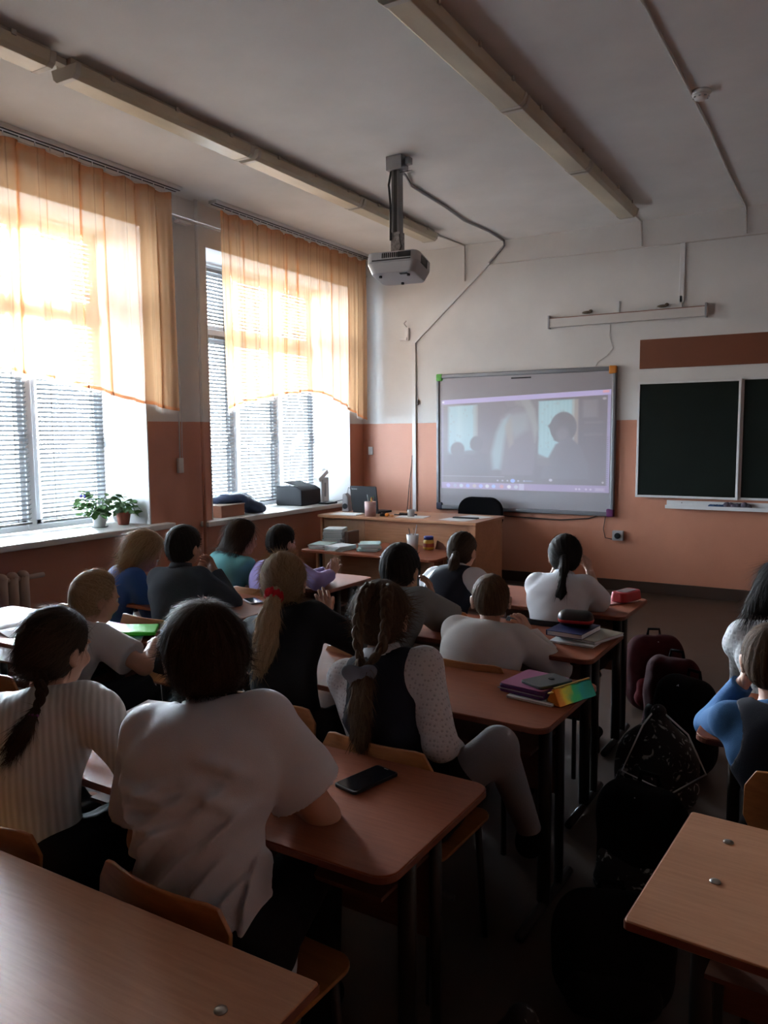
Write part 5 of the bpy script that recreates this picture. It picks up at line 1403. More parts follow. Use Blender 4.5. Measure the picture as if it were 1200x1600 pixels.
def dotted(name, a, b_, sc=70):
    m, nt, p, o = new_mat(name)
    v = mapped(nt, (1, 1, 1)); vo = node(nt, 'ShaderNodeTexVoronoi'); vo.inputs['Scale'].default_value = sc; vo.inputs['Randomness'].default_value = .35
    nt.links.new(v, vo.inputs['Vector'])
    r = node(nt, 'ShaderNodeValToRGB'); r.color_ramp.elements[0].position = .22; r.color_ramp.elements[1].position = .38; r.color_ramp.elements[0].color = c4(b_); r.color_ramp.elements[1].color = c4(a)
    nt.links.new(vo.outputs['Distance'], r.inputs['Fac']); nt.links.new(r.outputs[0], p.inputs['Base Color']); p.inputs['Roughness'].default_value = .85
    b = node(nt, 'ShaderNodeBump'); b.inputs['Strength'].default_value = .6; b.inputs['Distance'].default_value = .003; nt.links.new(vo.outputs['Distance'], b.inputs['Height']); nt.links.new(b.outputs[0], p.inputs['Normal'])
    return m
STR = striped(); LACE = dotted('lace_sleeve', (.56, .56, .58), (.36, .36, .38), 85); LACE2 = dotted('white_lace', (.62, .64, .66), (.40, .42, .44), 60)
RED = cloth('red_satin', (.42, .012, .02), .2); PURP = simple('purple_band', (.22, .03, .22), .4); GREYB = cloth('grey_ribbon', (.10, .105, .12), .2)
PT = dict(type='pants', mat=BLKC); SK = dict(type='skirt', mat=BLKC)
SHORT = dict(kind='short', line=.035, slope=.55, flow='away', pole=(0, -.3, .95), strands=900, slen=.022, lift=.004)

# boy in the crumpled white shirt, resting his arms on the fourth desk
person('messy-haired boy in a crumpled white short-sleeved shirt, arms folded on a desk', (-1.13, 1.19, .51), (-1.315, 1.385, 1.09), yaw=20, hyaw=48, hpitch=-8, s=1.12, shw=.122,
       hair=dict(SHORT, mat=H_DK, thick=.020, mess=.006, strands=5000, slen=.034, lift=.007, sw=.0009, nape=-.085, res=.005),
       top=dict(mat=WH, sleeve='short', ease=.026, hem=-.05, res=.0055, folds=.006, collar=1, ridges=[
           (-.14, -.02, .03, .07, 0.0243, 0.0151), (-.15, -.04, .00, .01, 0.0269, 0.0140), (-.15, -.10, -.02, .02, 0.0243, 0.0140), (-.12, -.16, .03, -.04, 0.0269, 0.0140), (-.05, -.20, .09, -.06, 0.0291, 0.0119),
           (.0, -.24, .12, -.10, 0.0291, 0.0097), (-.14, .06, -.02, .10, 0.0195, 0.0173), (.10, -.22, .15, -.05, 0.0220, 0.0119), (.02, .10, .13, .02, 0.0171, 0.0194), (-.10, -.22, .0, -.13, 0.0220, 0.0130), (.05, .14, .15, .10, 0.0146, 0.0173), (-.15, .11, .0, .05, 0.0180, 0.0140), (-.16, .05, -.03, .00, 0.0198, 0.0130), (.02, .01, .13, .10, 0.0163, 0.0151), (.03, -.06, .15, .04, 0.0180, 0.0130), (-.16, .12, -.10, .0, 0.0163, 0.0130)]),
       bottom=PT, RH=(-1.24, 1.49, .752), LH=(-1.25, 1.38, .752), rh=dict(f=(-1, -.1, 0), p=(0, 0, -1), curl=.4), lh=dict(f=(.8, .3, 0), p=(0, 0, -1)),
       relbow=(.75, -.35, -.6), lelbow=(-.9, -.2, -.5), res=.007, bow=.05, seedn=11, shrug=.015)
# girl in the striped blouse, bottom left
person('girl with one dark braid over a striped white blouse, nearest the left edge', (-1.72, 1.19, .51), (-1.865, 1.385, 1.036), yaw=15, hyaw=6, hpitch=-6, s=1.0,
       hair=dict(kind='braid', mat=H_DK, flow='tie', tie=(-.055, -.075, -.075), pole=(-.5, -.75, -.55), thick=.016, strands=2600, slen=.05, lift=.002, res=.005, line=.036, slope=.5,
                 braids=[([(-1.84, 1.31, 1.0), (-1.79, 1.283, .965), (-1.762, 1.262, .935), (-1.748, 1.228, .905)], .019)], tail=[([(-1.745, 1.20, .875), (-1.752, 1.178, .845), (-1.77, 1.17, .80)], [.012, .020, .019, .007])],
                 ties=[('band', (-1.748, 1.225, .902), .012, PURP, (.1, -.4, -1))]),
       top=dict(mat=STR, sleeve='long', ease=.020, puff=.18, folds=.005, hem=-.02, res=.006), bottom=SK, RH=(-1.62, 1.47, .75), LH=(-1.90, 1.46, .75), relbow=(.8, -.4, -.6), lelbow=(-.7, -.3, -.6), res=.007, seedn=3)
# small blond child in white
person('small blond child in white, face in profile over the third window desk', (-2.68, 1.99, .51), (-2.675, 2.19, .950), yaw=2, hyaw=-16, hpitch=-10, s=.98,
       hair=dict(SHORT, mat=H_BLO, thick=.017, line=.028, slope=.45, strands=1800, slen=.04, lift=.002, pole=(-.2, -.8, .3), nape=-.08),
       top=dict(mat=WH, sleeve='short', ease=.018, folds=.005, puff=0), bottom=SK, RH=(-2.46, 2.30, .748), LH=(-2.84, 2.28, .748), rh=dict(f=(-.3, 1, 0), p=(0, 0, -1)), relbow=(.7, -.5, -.5), seedn=5, bow=.045)
# girl in blue bent over
person('long-haired blonde girl in blue bending towards the dark-haired boy by the window', (-3.40, 2.86, .51), (-3.31, 3.05, .985), yaw=-25, hyaw=-35, hpitch=-28, hroll=18, s=1.02,
       hair=dict(kind='loose', mat=H_BLO, thick=.020, line=.025, slope=.7, length=.50, width=.10, fall=(-.55, -.80, -1), strands=2600, slen=.10, lift=.004, pole=(0, -.2, .95), ear=False,
                 ties=[('clip', (-3.315, 2.955, 1.0), .02, simple('clip_gold', (.5, .38, .15), .3, metal=.8), (.6, .2, .6))]),
       top=dict(mat=BLUE, sleeve='long', ease=.018, folds=.004), bottom=PT, RH=(-3.18, 3.12, .75), LH=(-3.45, 3.18, .75), rh=dict(f=(0, 1, 0), p=(0, 0, -1)), seedn=6)
person('dark-haired boy in a dark grey jumper with hands at his chin, second window desk', (-2.90, 2.84, .51), (-2.955, 2.985, 1.045), yaw=8, hyaw=5, hpitch=0, s=.98,
       hair=dict(SHORT, mat=H_BLK, thick=.016, strands=1200), top=dict(mat=DGREY, sleeve='long', ease=.016, folds=.003, collar=1), bottom=PT,
       RH=(-2.86, 3.10, .90), LH=(-2.98, 3.13, .89), rh=dict(f=(-.6, .2, .6), p=(-.3, -1, 0), curl=.9), lh=dict(f=(.5, .2, .7), p=(.3, -1, 0), curl=.8), relbow=(.6, .3, -.9), lelbow=(-.5, .3, -.9), seedn=7)
person('girl with long brown hair and turquoise top at the front window desk', (-3.27, 3.58, .51), (-3.222, 3.75, .985), yaw=-8, hyaw=-15, hpitch=-6, s=1.0,
       hair=dict(kind='loose', mat=H_DK, thick=.018, length=.30, width=.06, fall=(-.36, -.45, -1), strands=2000, slen=.09, lift=.003, ear=False, line=.02, slope=.6),
       top=dict(mat=TEAL, sleeve='long', ease=.016, folds=.004), bottom=PT, RH=(-3.05, 3.86, .75), LH=(-3.36, 3.9, .75), rh=dict(f=(-.2, 1, 0), p=(0, 0, -1)), seedn=8)
person('boy in a lilac shirt clasping his hands on the front window desk', (-2.86, 3.57, .51), (-2.925, 3.76, .975), yaw=-10, hyaw=-8, hpitch=-4, s=.95, bow=.05,
       hair=dict(SHORT, mat=H_BLK, thick=.014), top=dict(mat=LILAC, sleeve='long', ease=.016, folds=.005, collar=1), bottom=PT,
       RH=(-2.62, 3.84, .775), LH=(-2.70, 3.92, .775), rh=dict(f=(.1, .4, .9), p=(-.9, .2, 0), curl=.3), lh=dict(f=(.5, .0, .8), p=(.9, -.2, 0), curl=.3), relbow=(.9, -.3, -.6), seedn=9)
person('blonde girl in a black jacket, ponytail in a red scrunchie', (-1.64, 2.15, .51), (-1.833, 2.365, 1.062), yaw=8, hyaw=25, hpitch=-4, s=1.0,
       hair=dict(kind='pony', mat=H_BLO, flow='tie', tie=(.04, -.115, -.05), pole=(.1, -.9, -.35), thick=.014, strands=3200, slen=.06, lift=.0015, res=.005, groove=.0016,
                 path=[(-1.757, 2.222, 1.04), (-1.747, 2.185, 1.00), (-1.737, 2.150, .95), (-1.733, 2.128, .88), (-1.752, 2.128, .79), (-1.755, 2.145, .735)], radii=[.020, .026, .038, .042, .032, .008], pg=11, pamp=.004,
                 ties=[('scrunchie', (-1.758, 2.212, 1.03), .021, RED, (.1, -.6, -.8))]),
       top=dict(mat=BLKC, sleeve='long', ease=.022, folds=.003, name='jacket', collar=1), bottom=SK, RH=(-1.72, 2.47, .90), LH=(-1.88, 2.50, .76), rh=dict(f=(-.1, .1, 1), p=(-.8, .3, 0), curl=.35), relbow=(.9, .4, -.7), res=.007, seedn=12)
person('black-haired boy in a grey T-shirt at the second middle desk', (-1.70, 2.88, .51), (-1.782, 3.175, .995), yaw=2, hyaw=5, hpitch=-5, s=1.06,
       hair=dict(SHORT, mat=H_BLK, thick=.014), top=dict(mat=GREYK, sleeve='short', ease=.022, folds=.006), bottom=PT,
       RH=(-1.67, 3.28, .84), LH=(-1.90, 3.28, .75), rh=dict(f=(-.3, .1, .9), p=(-.9, -.2, 0), curl=.7), relbow=(.8, -.1, -.8), skin='skin_tan', seedn=13, bow=.05)
person('girl with two braids joined by a grey bow, black pinafore over lacy white sleeves', (-1.09, 1.985, .51), (-1.225, 2.06, 1.060), yaw=12, hyaw=12, hpitch=2, s=1.0,
       hair=dict(kind='braids', mat=H_ASH, flow='away', pole=(0, .2, 1), thick=.013, strands=2600, slen=.05, lift=.002, res=.005,
                 braids=[([(-1.225, 2.005, 1.15), (-1.215, 1.945, 1.125), (-1.208, 1.905, 1.07), (-1.200, 1.885, 1.01), (-1.178, 1.868, .945)], .020), ([(-1.170, 2.01, 1.15), (-1.145, 1.958, 1.12), (-1.128, 1.930, 1.06), (-1.123, 1.897, .998), (-1.155, 1.862, .942)], .020)],
                 tail=[([(-1.165, 1.838, .90), (-1.155, 1.812, .84), (-1.152, 1.812, .76), (-1.142, 1.83, .69)], [.014, .020, .026, .022, .006]), ([(-1.145, 1.838, .90), (-1.140, 1.812, .84), (-1.138, 1.812, .77), (-1.132, 1.83, .70)], [.012, .018, .022, .018, .006])],
                 ties=[('bow', (-1.163, 1.835, .932), .035, GREYB, (-.5, .85, .1))]),
       top=dict(mat=LACE, sleeve='long', ease=.012, folds=.003, collar=1, collar_mat=WH), vest=dict(mat=NAVY, name='pinafore_bodice'), bottom=dict(type='skirt', mat=BLKC, short=1), legmat=GLEG,
       RH=(-1.00, 2.12, .64), LH=(-1.18, 2.20, .74), relbow=(.35, -.7, -.8), knees={1: (-.83, 2.04, .715)}, feet={1: (-.79, 2.20, .40)}, res=.007, seedn=14)
person('girl with low brown ponytail and dark pinafore over ruffled white sleeves', (-1.80, 3.62, .51), (-1.820, 3.94, .975), yaw=0, hyaw=-5, hpitch=0, s=.94,
       hair=dict(kind='pony', mat=H_DK, flow='tie', tie=(-.02, -.10, -.05), pole=(0, -.9, -.35), thick=.012, strands=700, path=[(-1.81, 3.835, .955), (-1.798, 3.79, .92), (-1.795, 3.77, .88), (-1.792, 3.78, .83)], radii=[.018, .026, .026, .010]),
       top=dict(mat=WH, sleeve='long', ease=.016, puff=.2, collar=1, folds=.004), vest=dict(mat=NAVY, name='pinafore_bodice'), bottom=SK, RH=(-1.70, 4.0, .75), LH=(-1.92, 4.0, .75), seedn=15, bow=.04)
person('girl in a white short-sleeved blouse with a long black ponytail hanging down her back', (-1.20, 3.60, .51), (-1.219, 3.86, 1.000), yaw=0, hyaw=18, hpitch=-4, s=.95,
       hair=dict(kind='pony', mat=H_BLK, flow='tie', tie=(0, -.10, -.03), pole=(0, -.9, -.3), thick=.016, strands=900, path=[(-1.190, 3.765, .985), (-1.178, 3.715, .94), (-1.173, 3.675, .89), (-1.168, 3.650, .83), (-1.170, 3.655, .77), (-1.172, 3.67, .72)], radii=[.024, .021, .016, .030, .033, .012]),
       top=dict(mat=WH, sleeve='short', ease=.020, puff=.1, folds=.005, collar=1), bottom=SK, RH=(-1.13, 3.98, .90), LH=(-1.30, 3.98, .90), rh=dict(f=(-.2, -.2, 1), p=(-.5, -.7, 0), curl=.6), lh=dict(f=(.2, -.2, 1), p=(.5, -.7, 0), curl=.6), relbow=(.4, .5, -.9), lelbow=(-.4, .5, -.9), seedn=16, bow=.04)
person('boy with shaved neck in a loose cream shirt at the second middle desk', (-1.25, 2.85, .51), (-1.257, 3.00, .935), yaw=6, hyaw=26, hpitch=-4, s=.98,
       hair=dict(SHORT, mat=H_BR, thick=.006, strands=1500, slen=.012, lift=.003, nape=-.075), top=dict(mat=WH2, sleeve='long', ease=.028, folds=.006, collar=1, puff=0), bottom=PT,
       RH=(-1.15, 3.16, .76), LH=(-1.36, 3.18, .76), rh=dict(f=(-.6, .4, .6), p=(-.5, -.6, 0), curl=.7), relbow=(.8, -.1, -.7), lelbow=(-.5, -.1, -.8), seedn=17, bow=.07, shrug=.01)
person('girl with long loose black hair in white lace at the right edge', (-.16, 3.05, .51), (-.195, 3.2, 1.035), yaw=0, hyaw=4, hpitch=0, s=1.0,
       hair=dict(kind='loose', mat=H_BLK, thick=.020, length=.28, width=.10, fall=(-.22, -.38, -1), strands=2000, slen=.09, lift=.005, ear=False),
       top=dict(mat=LACE2, sleeve='long', ease=.016, puff=.1, folds=.004), bottom=SK, RH=(-.05, 3.38, .76), LH=(-.22, 3.38, .76), lelbow=(-.3, -.2, -.9), seedn=18)
person('boy in a dark waistcoat and blue sleeves, hand at his cheek, right edge', (-.07, 2.30, .51), (-.170, 2.44, .972), yaw=4, hyaw=0, hpitch=-4, hroll=-4, s=.98,
       hair=dict(SHORT, mat=H_BR, thick=.008, strands=1500, slen=.014, lift=.003), top=dict(mat=BLUE2, sleeve='long', ease=.008, folds=.006), vest=dict(mat=NAVY, name='waistcoat'), bottom=PT,
       RH=(.06, 2.56, .76), LH=(-.245, 2.52, .865), lh=dict(f=(.15, -.05, 1), p=(.9, .1, 0), curl=.8), lelbow=(-.5, -.1, -.85), seedn=19, shrug=.01)

# ------------------------------------------------------------------ plants on the near sill
M['leaf'] = simple('leaf_green', (.10, .24, .06), .5, .4, var=.4, nscale=25)
def plant(name, label, c, r, h, potmat, n, spread, hh, seed, saucer=False, flowers=0):
    t = thing(name, label, 'plant', c); rs = random.Random(seed)
    MB().lathe((0, 0, .006 if saucer else 0), [(r * .72, 0), (r, h * .85), (r * 1.08, h * .85), (r * 1.1, h), (r * .98, h), (r * .95, h * .9), (.004, h * .88)], 24).build('pot', potmat, t, smooth=False, bevel=.002)
    if saucer: MB().lathe((0, 0, 0), [(r * .95, 0), (r * 1.15, .012), (r * 1.08, .012), (r * .9, .005)], 24).build('saucer', potmat, t, smooth=True)
    MB().lathe((0, 0, h * .90), [(.003, .006), (r * .9, 0)], 16, cap=False).build('soil', simple('soil_' + name + str(seed), (.03, .02, .012), .9), t)
    m = MB(); lv = None
    leafm = bpy.data.meshes.new('leaf'); vs = []; fs = []
    for i in range(6):
        x = i / 5; w_ = .42 * math.sin(pi * min(1, x * .95 + .05)) ** .7 * (1 - x * .3)
        vs += [(x, -w_, .10 * x - .25 * x * x + .05), (x, 0, .10 * x - .25 * x * x), (x, w_, .10 * x - .25 * x * x + .05)]
    for i in range(5): fs += [(i * 3, i * 3 + 1, i * 3 + 4, i * 3 + 3), (i * 3 + 1, i * 3 + 2, i * 3 + 5, i * 3 + 4)]
    leafm.from_pydata(vs, [], fs); leafm.polygons.foreach_set('use_smooth', [True] * len(fs)); leafm.materials.append(M['leaf'])
    for k in range(n):
        a = rs.random() * 2 * pi; el = rs.random(); R_ = spread * (.25 + .75 * rs.random())
        tip = Vector((R_ * cos(a), R_ * sin(a), h + hh * (.15 + .85 * el * (1 - .5 * R_ / spread))))
        if rs.random() < .25: tip.z = h - .02 + .04 * rs.random()
        b = Vector((.2 * r * cos(a), .2 * r * sin(a), h * .9)); mid = (b + tip) / 2 + Vector((0, 0, .04))
        m.tube([b, mid, tip], .0018, 5)
        for q in range(3):
            o = bpy.data.objects.new('leaf', leafm); C.objects.link(o); o.parent = t
            pz = tip if q == 0 else mid.lerp(tip, .3 * q + .1)
            sc = .045 + .03 * rs.random(); o.location = pz; o.scale = (sc, sc, sc)
            o.rotation_euler = (rs.uniform(-.5, .5), rs.uniform(-.4, .7), a + rs.uniform(-1.2, 1.2))
    m.build('stems', M['leaf'], t)
    for k in range(flowers):
        a = rs.random() * 2 * pi; c_ = Vector((spread * .7 * cos(a), spread * .7 * sin(a), h + hh * .6)); f = MB()
        for j in range(5): f.ball(c_ + Vector((.008 * cos(j * 1.257), 0, .008 * sin(j * 1.257))), .007, 8, 5)
        f.build('flower', simple('petal_violet', (.12, .10, .55), .5) if k == 0 else bpy.data.materials['petal_violet'], t, smooth=True)
plant('potted_plant', 'leafy green plant with a violet flower in a white pot on the near sill', (-5.25, 4.37, .8625), .062, .115, M['white_plastic'], 52, .19, .24, 2, True, 2)
plant('potted_plant', 'smaller green plant in a brown-red pot on the near sill', (-5.22, 4.59, .8625), .060, .105, simple('terracotta_pot', (.30, .08, .045), .6), 30, .13, .13, 9)

# ------------------------------------------------------------------ jacket on the far sill
def soft_item(name, label, cat, prims, mat, h=.008, folds=.006, seed=1, part='cloth', k=.04, floor=None, f=38):
    t = thing(name, label, cat, tuple(prims[0][1]))
    G = Field(k)
    for p in prims:
        if p[0] == 'e': G.ell(p[1], p[2], p[3] if len(p) > 3 else None)
        else: G.cap(*p[1:])
    G.disp = lambda P: -folds * (np.clip(np.sin(wob(P, seed, 14) * 9 + P @ nv([20, 12, 26])), -.2, 1) + .6 * wob(P, seed + 2, f))
    if floor is not None: G.cut(lambda P: floor - P[:, 2])
    v, q = G.mesh(h); v = relax(v, q, 1, .4); mesh_obj(part, [(v, q)], mat, t, prims[0][1])
    return t
JK = simple('jacket_navy', (.035, .055, .115), .55, .4, var=.3, nscale=12)
t = soft_item('jacket', 'crumpled dark blue jacket heaped over the box on the far sill', 'jacket', [
    ('e', (-5.20, 5.92, .985), (.13, .20, .05)), ('e', (-5.22, 6.06, .94), (.14, .15, .09)), ('e', (-5.16, 6.16, .89), (.12, .13, .065)), ('c', (-5.10, 5.98, .96), (-5.06, 6.22, .86), .045, .035), ('e', (-5.26, 5.80, .972), (.08, .10, .035))],
    JK, .007, .007, 4, 'jacket_cloth', .04, .8295)
MB().tube([(.03, .02, .045), (.06, .10, .02), (.09, .2, -.04)], .004, 6).build('zip', M['grey_metal'], t, smooth=True)

# ------------------------------------------------------------------ things on the desks
DT = .7205
def phone(c, w, l, rz, label, mat):
    t = thing('mobile_phone', label, 'phone', c, rz)
    MB().prism(rrect(w, l, .010, 5), 0, .0085, lambda u, v, q: Vector((u, v, q))).build('phone_body', mat, t, bevel=.002)
    MB().prism(rrect(w - .006, l - .012, .008, 5), .0086, .0090, lambda u, v, q: Vector((u, v, q))).build('screen', simple('phone_glass', (.006, .006, .008), .12, .6), t)
    MB().box((0, l / 2 - .008, .0093), (.014, .002, .0006)).build('earpiece', M['grey_plastic'], t)
    return t
phone((-1.03, 1.655, DT), .078, .158, radians(-14), 'black phone lying on the fourth middle desk', M['dark_plastic'])
def book(name, c, d, rz, mat, label, cat='book'):
    t = thing(name, label, cat, c, rz)
    MB().box((.002, 0, d[2] / 2), (d[0] - .006, d[1] - .006, d[2] * .86)).build('pages', M['paper'], t)
    MB().box((0, 0, d[2] - .0012), (d[0], d[1], .0024)).box((0, 0, .0012), (d[0], d[1], .0024)).box((-d[0] / 2 + .001, 0, d[2] / 2), (.002, d[1], d[2])).build('cover', mat, t, bevel=.0008)
    return t
# third middle desk
book('notebook', (-.865, 2.525, DT), (.165, .21, .008), radians(-8), TQ[2], 'thin whitish notebook under the purple folder', 'notebook')
t = thing('folder', 'purple and pink zip folder at the corner of the third middle desk', 'folder', (-.90, 2.54, DT + .0085), radians(-10))
MB().prism(rrect(.17, .20, .015, 4), 0, .028, lambda u, v, w: Vector((u, v, w))).build('folder_body', simple('folder_purple', (.09, .02, .15), .4), t, bevel=.006)
MB().prism(rrect(.165, .195, .015, 4), .0282, .0305, lambda u, v, w: Vector((u, v, w))).build('folder_cover', simple('folder_pink', (.36, .11, .24), .5), t, bevel=.001)
MB().tube([(-.086, -.10, .014), (.086, -.10, .014)], .002, 6).build('zip', M['grey_metal'], t)
t = thing('wallet_case', 'flat dark grey case with a round snap lying on the purple folder', 'case', (-.855, 2.53, DT + .0395), radians(-28))
MB().prism(rrect(.10, .15, .012, 4), 0, .010, lambda u, v, w: Vector((u, v, w))).build('case_body', simple('case_grey', (.055, .06, .065), .5), t, bevel=.003)
MB().lathe((0, .02, .010), [(.011, 0), (.010, .002)], 16).build('snap', M['dark_plastic'], t)
t = thing('pencil_case', 'shiny green and gold three-sided pencil case on the third middle desk', 'pencil case', (-.765, 2.515, DT), radians(-22))
def holo():
    m, nt, p, o = new_mat('holographic')
    v = mapped(nt, (1, 1, 1)); sx = node(nt, 'ShaderNodeSeparateXYZ'); nt.links.new(v, sx.inputs[0])
    n = node(nt, 'ShaderNodeTexNoise'); n.inputs['Scale'].default_value = 22; nt.links.new(v, n.inputs['Vector'])
    a = node(nt, 'ShaderNodeMath', operation='MULTIPLY_ADD'); a.inputs[1].default_value = 5.0; a.inputs[2].default_value = .25; nt.links.new(sx.outputs['Y'], a.inputs[0])
    b = node(nt, 'ShaderNodeMath', operation='MULTIPLY_ADD'); b.inputs[1].default_value = .5; nt.links.new(n.outputs['Fac'], b.inputs[0]); nt.links.new(a.outputs[0], b.inputs[2])
    r = node(nt, 'ShaderNodeValToRGB'); e = r.color_ramp.elements; e[0].position = .12; e[0].color = (.75, .25, .03, 1); e[1].position = .95; e[1].color = (.02, .30, .20, 1)
    q = e.new(.28); q.color = (.80, .62, .05, 1); q = e.new(.45); q.color = (.05, .50, .15, 1); q = e.new(.7); q.color = (.02, .35, .30, 1)
    nt.links.new(b.outputs[0], r.inputs['Fac']); nt.links.new(r.outputs[0], p.inputs['Base Color']); p.inputs['Metallic'].default_value = .6; p.inputs['Roughness'].default_value = .25
    return m
M['holo'] = holo()
n_ = 9; vs = []; fs = []; tri = [(-.032, 0), (.032, 0), (.004, .052), (-.004, .052)]
for k in range(n_):
    y = -.095 + .19 * k / (n_ - 1)
    s_ = 1 + .05 * sin(k * 2.2)
    for a, b in tri: vs.append((a * s_, y, .001 + b * s_))
for k in range(n_ - 1):
    for j in range(4): fs.append((k * 4 + j, k * 4 + (j + 1) % 4, k * 4 + 4 + (j + 1) % 4, k * 4 + 4 + j))
fs += [(0, 1, 2, 3), tuple((n_ - 1) * 4 + j for j in (3, 2, 1, 0))]
MB().add(vs, fs).build('case_body', M['holo'], t, bevel=.004)
MB().tube([(0, -.09, .056), (0, .09, .056)], .003, 6).box((0, -.105, .045), (.008, .02, .004)).build('zip', simple('zip_gold', (.5, .36, .08), .4, metal=.5), t)
# second middle desk: books
book('notebook', (-.965, 3.30, DT), (.19, .25, .008), radians(-4), TQ[2], 'whitish notebook at the bottom of the pile on the second middle desk', 'notebook')
book('notebook', (-.925, 3.32, DT + .009), (.17, .22, .014), radians(-18), simple('cover_cream', (.42, .42, .36), .6), 'cream notebook sticking out to the right of the book pile', 'notebook')
book('book', (-1.00, 3.30, DT + .0235), (.16, .21, .022), radians(-6), simple('cover_navy', (.012, .018, .08), .4), 'dark blue book under the round pencil case')
t = thing('pencil_case', 'rounded black pencil case with a red stripe on the dark blue book', 'pencil case', (-1.0, 3.33, DT + .046), radians(10))
G = Field(.01); G.cap((-.04, 0, .034), (.04, 0, .034), .036, .036, (nv([0, 1, 0]), 1.35)); G.cut(lambda P: -P[:, 2] + .001)
G.disp = lambda P: .002 * np.sin(P[:, 0] * 120) * 0
v, q = G.mesh(.004); vr = relax(v, q)
mesh_obj('case_body', [(vr, q)], simple('case_black', (.012, .010, .012), .4), t)
G = Field(.01); G.cap((-.04, 0, .034), (.04, 0, .034), .0378, .0378, (nv([0, 1, 0]), 1.35)); G.cut(lambda P: np.abs(P[:, 2] - .026) - .008)
v, q = G.mesh(.004); mesh_obj('red_stripe', [(v, q)], simple('case_red', (.40, .02, .02), .4), t)
# front middle desk
book('notebook', (-1.055, 4.14, DT), (.17, .21, .006), radians(-35), simple('cover_pink', (.55, .28, .28), .5), 'pink notebook at the corner of the front middle desk', 'notebook')
t = thing('pencil_case', 'red zip pencil case on the pink notebook', 'pencil case', (-.985, 4.16, DT + .007), radians(-18))
MB().prism(rrect(.095, .18, .03, 5), 0, .05, lambda u, v, w: Vector((u * (1 - w * 2.0), v * (1 - w * 1.2), w))).build('case_body', simple('red_nylon', (.36, .02, .03), .5), t, bevel=.006)
MB().prism(rrect(.06, .12, .02, 5), .0503, .052, lambda u, v, w: Vector((u, v, w))).build('case_window', simple('case_window', (.16, .12, .13), .3), t)
# window row desks
t = thing('pouch', 'bright green pouch on the third window desk', 'pouch', (-2.715, 2.40, DT + .016), radians(38))
GP = simple('neon_green', (.06, .62, .03), .45, .4, var=.1, nscale=30)
MB().prism([(-.12, -.08), (.12, -.085), (.115, .07), (-.11, .085)], 0, .020, lambda u, v, w: Vector((u, v, w + (.008 * sin(u * 30) if w > 0 else 0)))).build('pouch_body', GP, t, bevel=.006)
MB().tube([(-.11, .08, .012), (.115, .068, .014)], .004, 6).build('zip', simple('zip_green', (.03, .30, .03), .5), t)
book('notebook', (-2.735, 2.38, DT), (.17, .24, .007), radians(42), TQ[2], 'thin whitish notebook directly under the green pouch', 'notebook')
book('notebook', (-2.72, 2.385, DT + .0075), (.16, .21, .007), radians(36), TQ[0], 'turquoise notebook between the green pouch and the whitish one', 'notebook')
t = thing('pencil', '', '', (-2.64, 2.49, DT + .001), radians(70)); tag(t, 'silver pen by the far corner of the third window desk', 'pen')
MB().tube([(-.08, 0, .006), (.07, 0, .006), (.085, 0, .006)], .005, 8, rf=[.005, .005, .001]).build('barrel', M['grey_metal'], t, smooth=True)
MB().box((-.05, .0, .0125), (.04, .003, .002)).build('clip', M['bolt'], t)
def open_book(c, rz, label, w=.165, l=.21):
    t = thing('notebook', label, 'notebook', c, rz)
    for s in (-1, 1):
        m = MB(); vs = []; fs = []; K = 8
        for i in range(K + 1):
            x = i / K; z = .014 * math.sin(pi * min(1, x * 1.1)) * (1 - x * .6) + .003
            for (y, zz) in ((-l / 2, z), (l / 2, z), (l / 2, 0.001), (-l / 2, 0.001)): vs.append((s * x * w, y, zz))
        for i in range(K):
            for j in range(4): fs.append((i * 4 + j, i * 4 + (j + 1) % 4, i * 4 + 4 + (j + 1) % 4, i * 4 + 4 + j))
        fs += [(0, 1, 2, 3), tuple(K * 4 + j for j in (3, 2, 1, 0))]
        m.add(vs, fs).build('open_page', M['paper'], t)
    MB().box((0, 0, .0006), (2 * w + .006, l + .006, .0012)).build('cover', TQ[1], t); return t
open_book((-3.30, 2.24, DT), radians(-8), 'open white notebook on the left end of the third window desk')
open_book((-1.60, 1.60, DT), radians(10), 'open white notebook between the boy in the crumpled shirt and the girl with the braid')
sheet('paper_sheet', (-1.86, 1.70, DT), .21, .30, .2, 'white sheet at the left end of the fourth middle desk')
t = phone((-2.70, 3.22, DT), .07, .14, radians(60), 'dark phone on the second window desk', M['grey_plastic'])

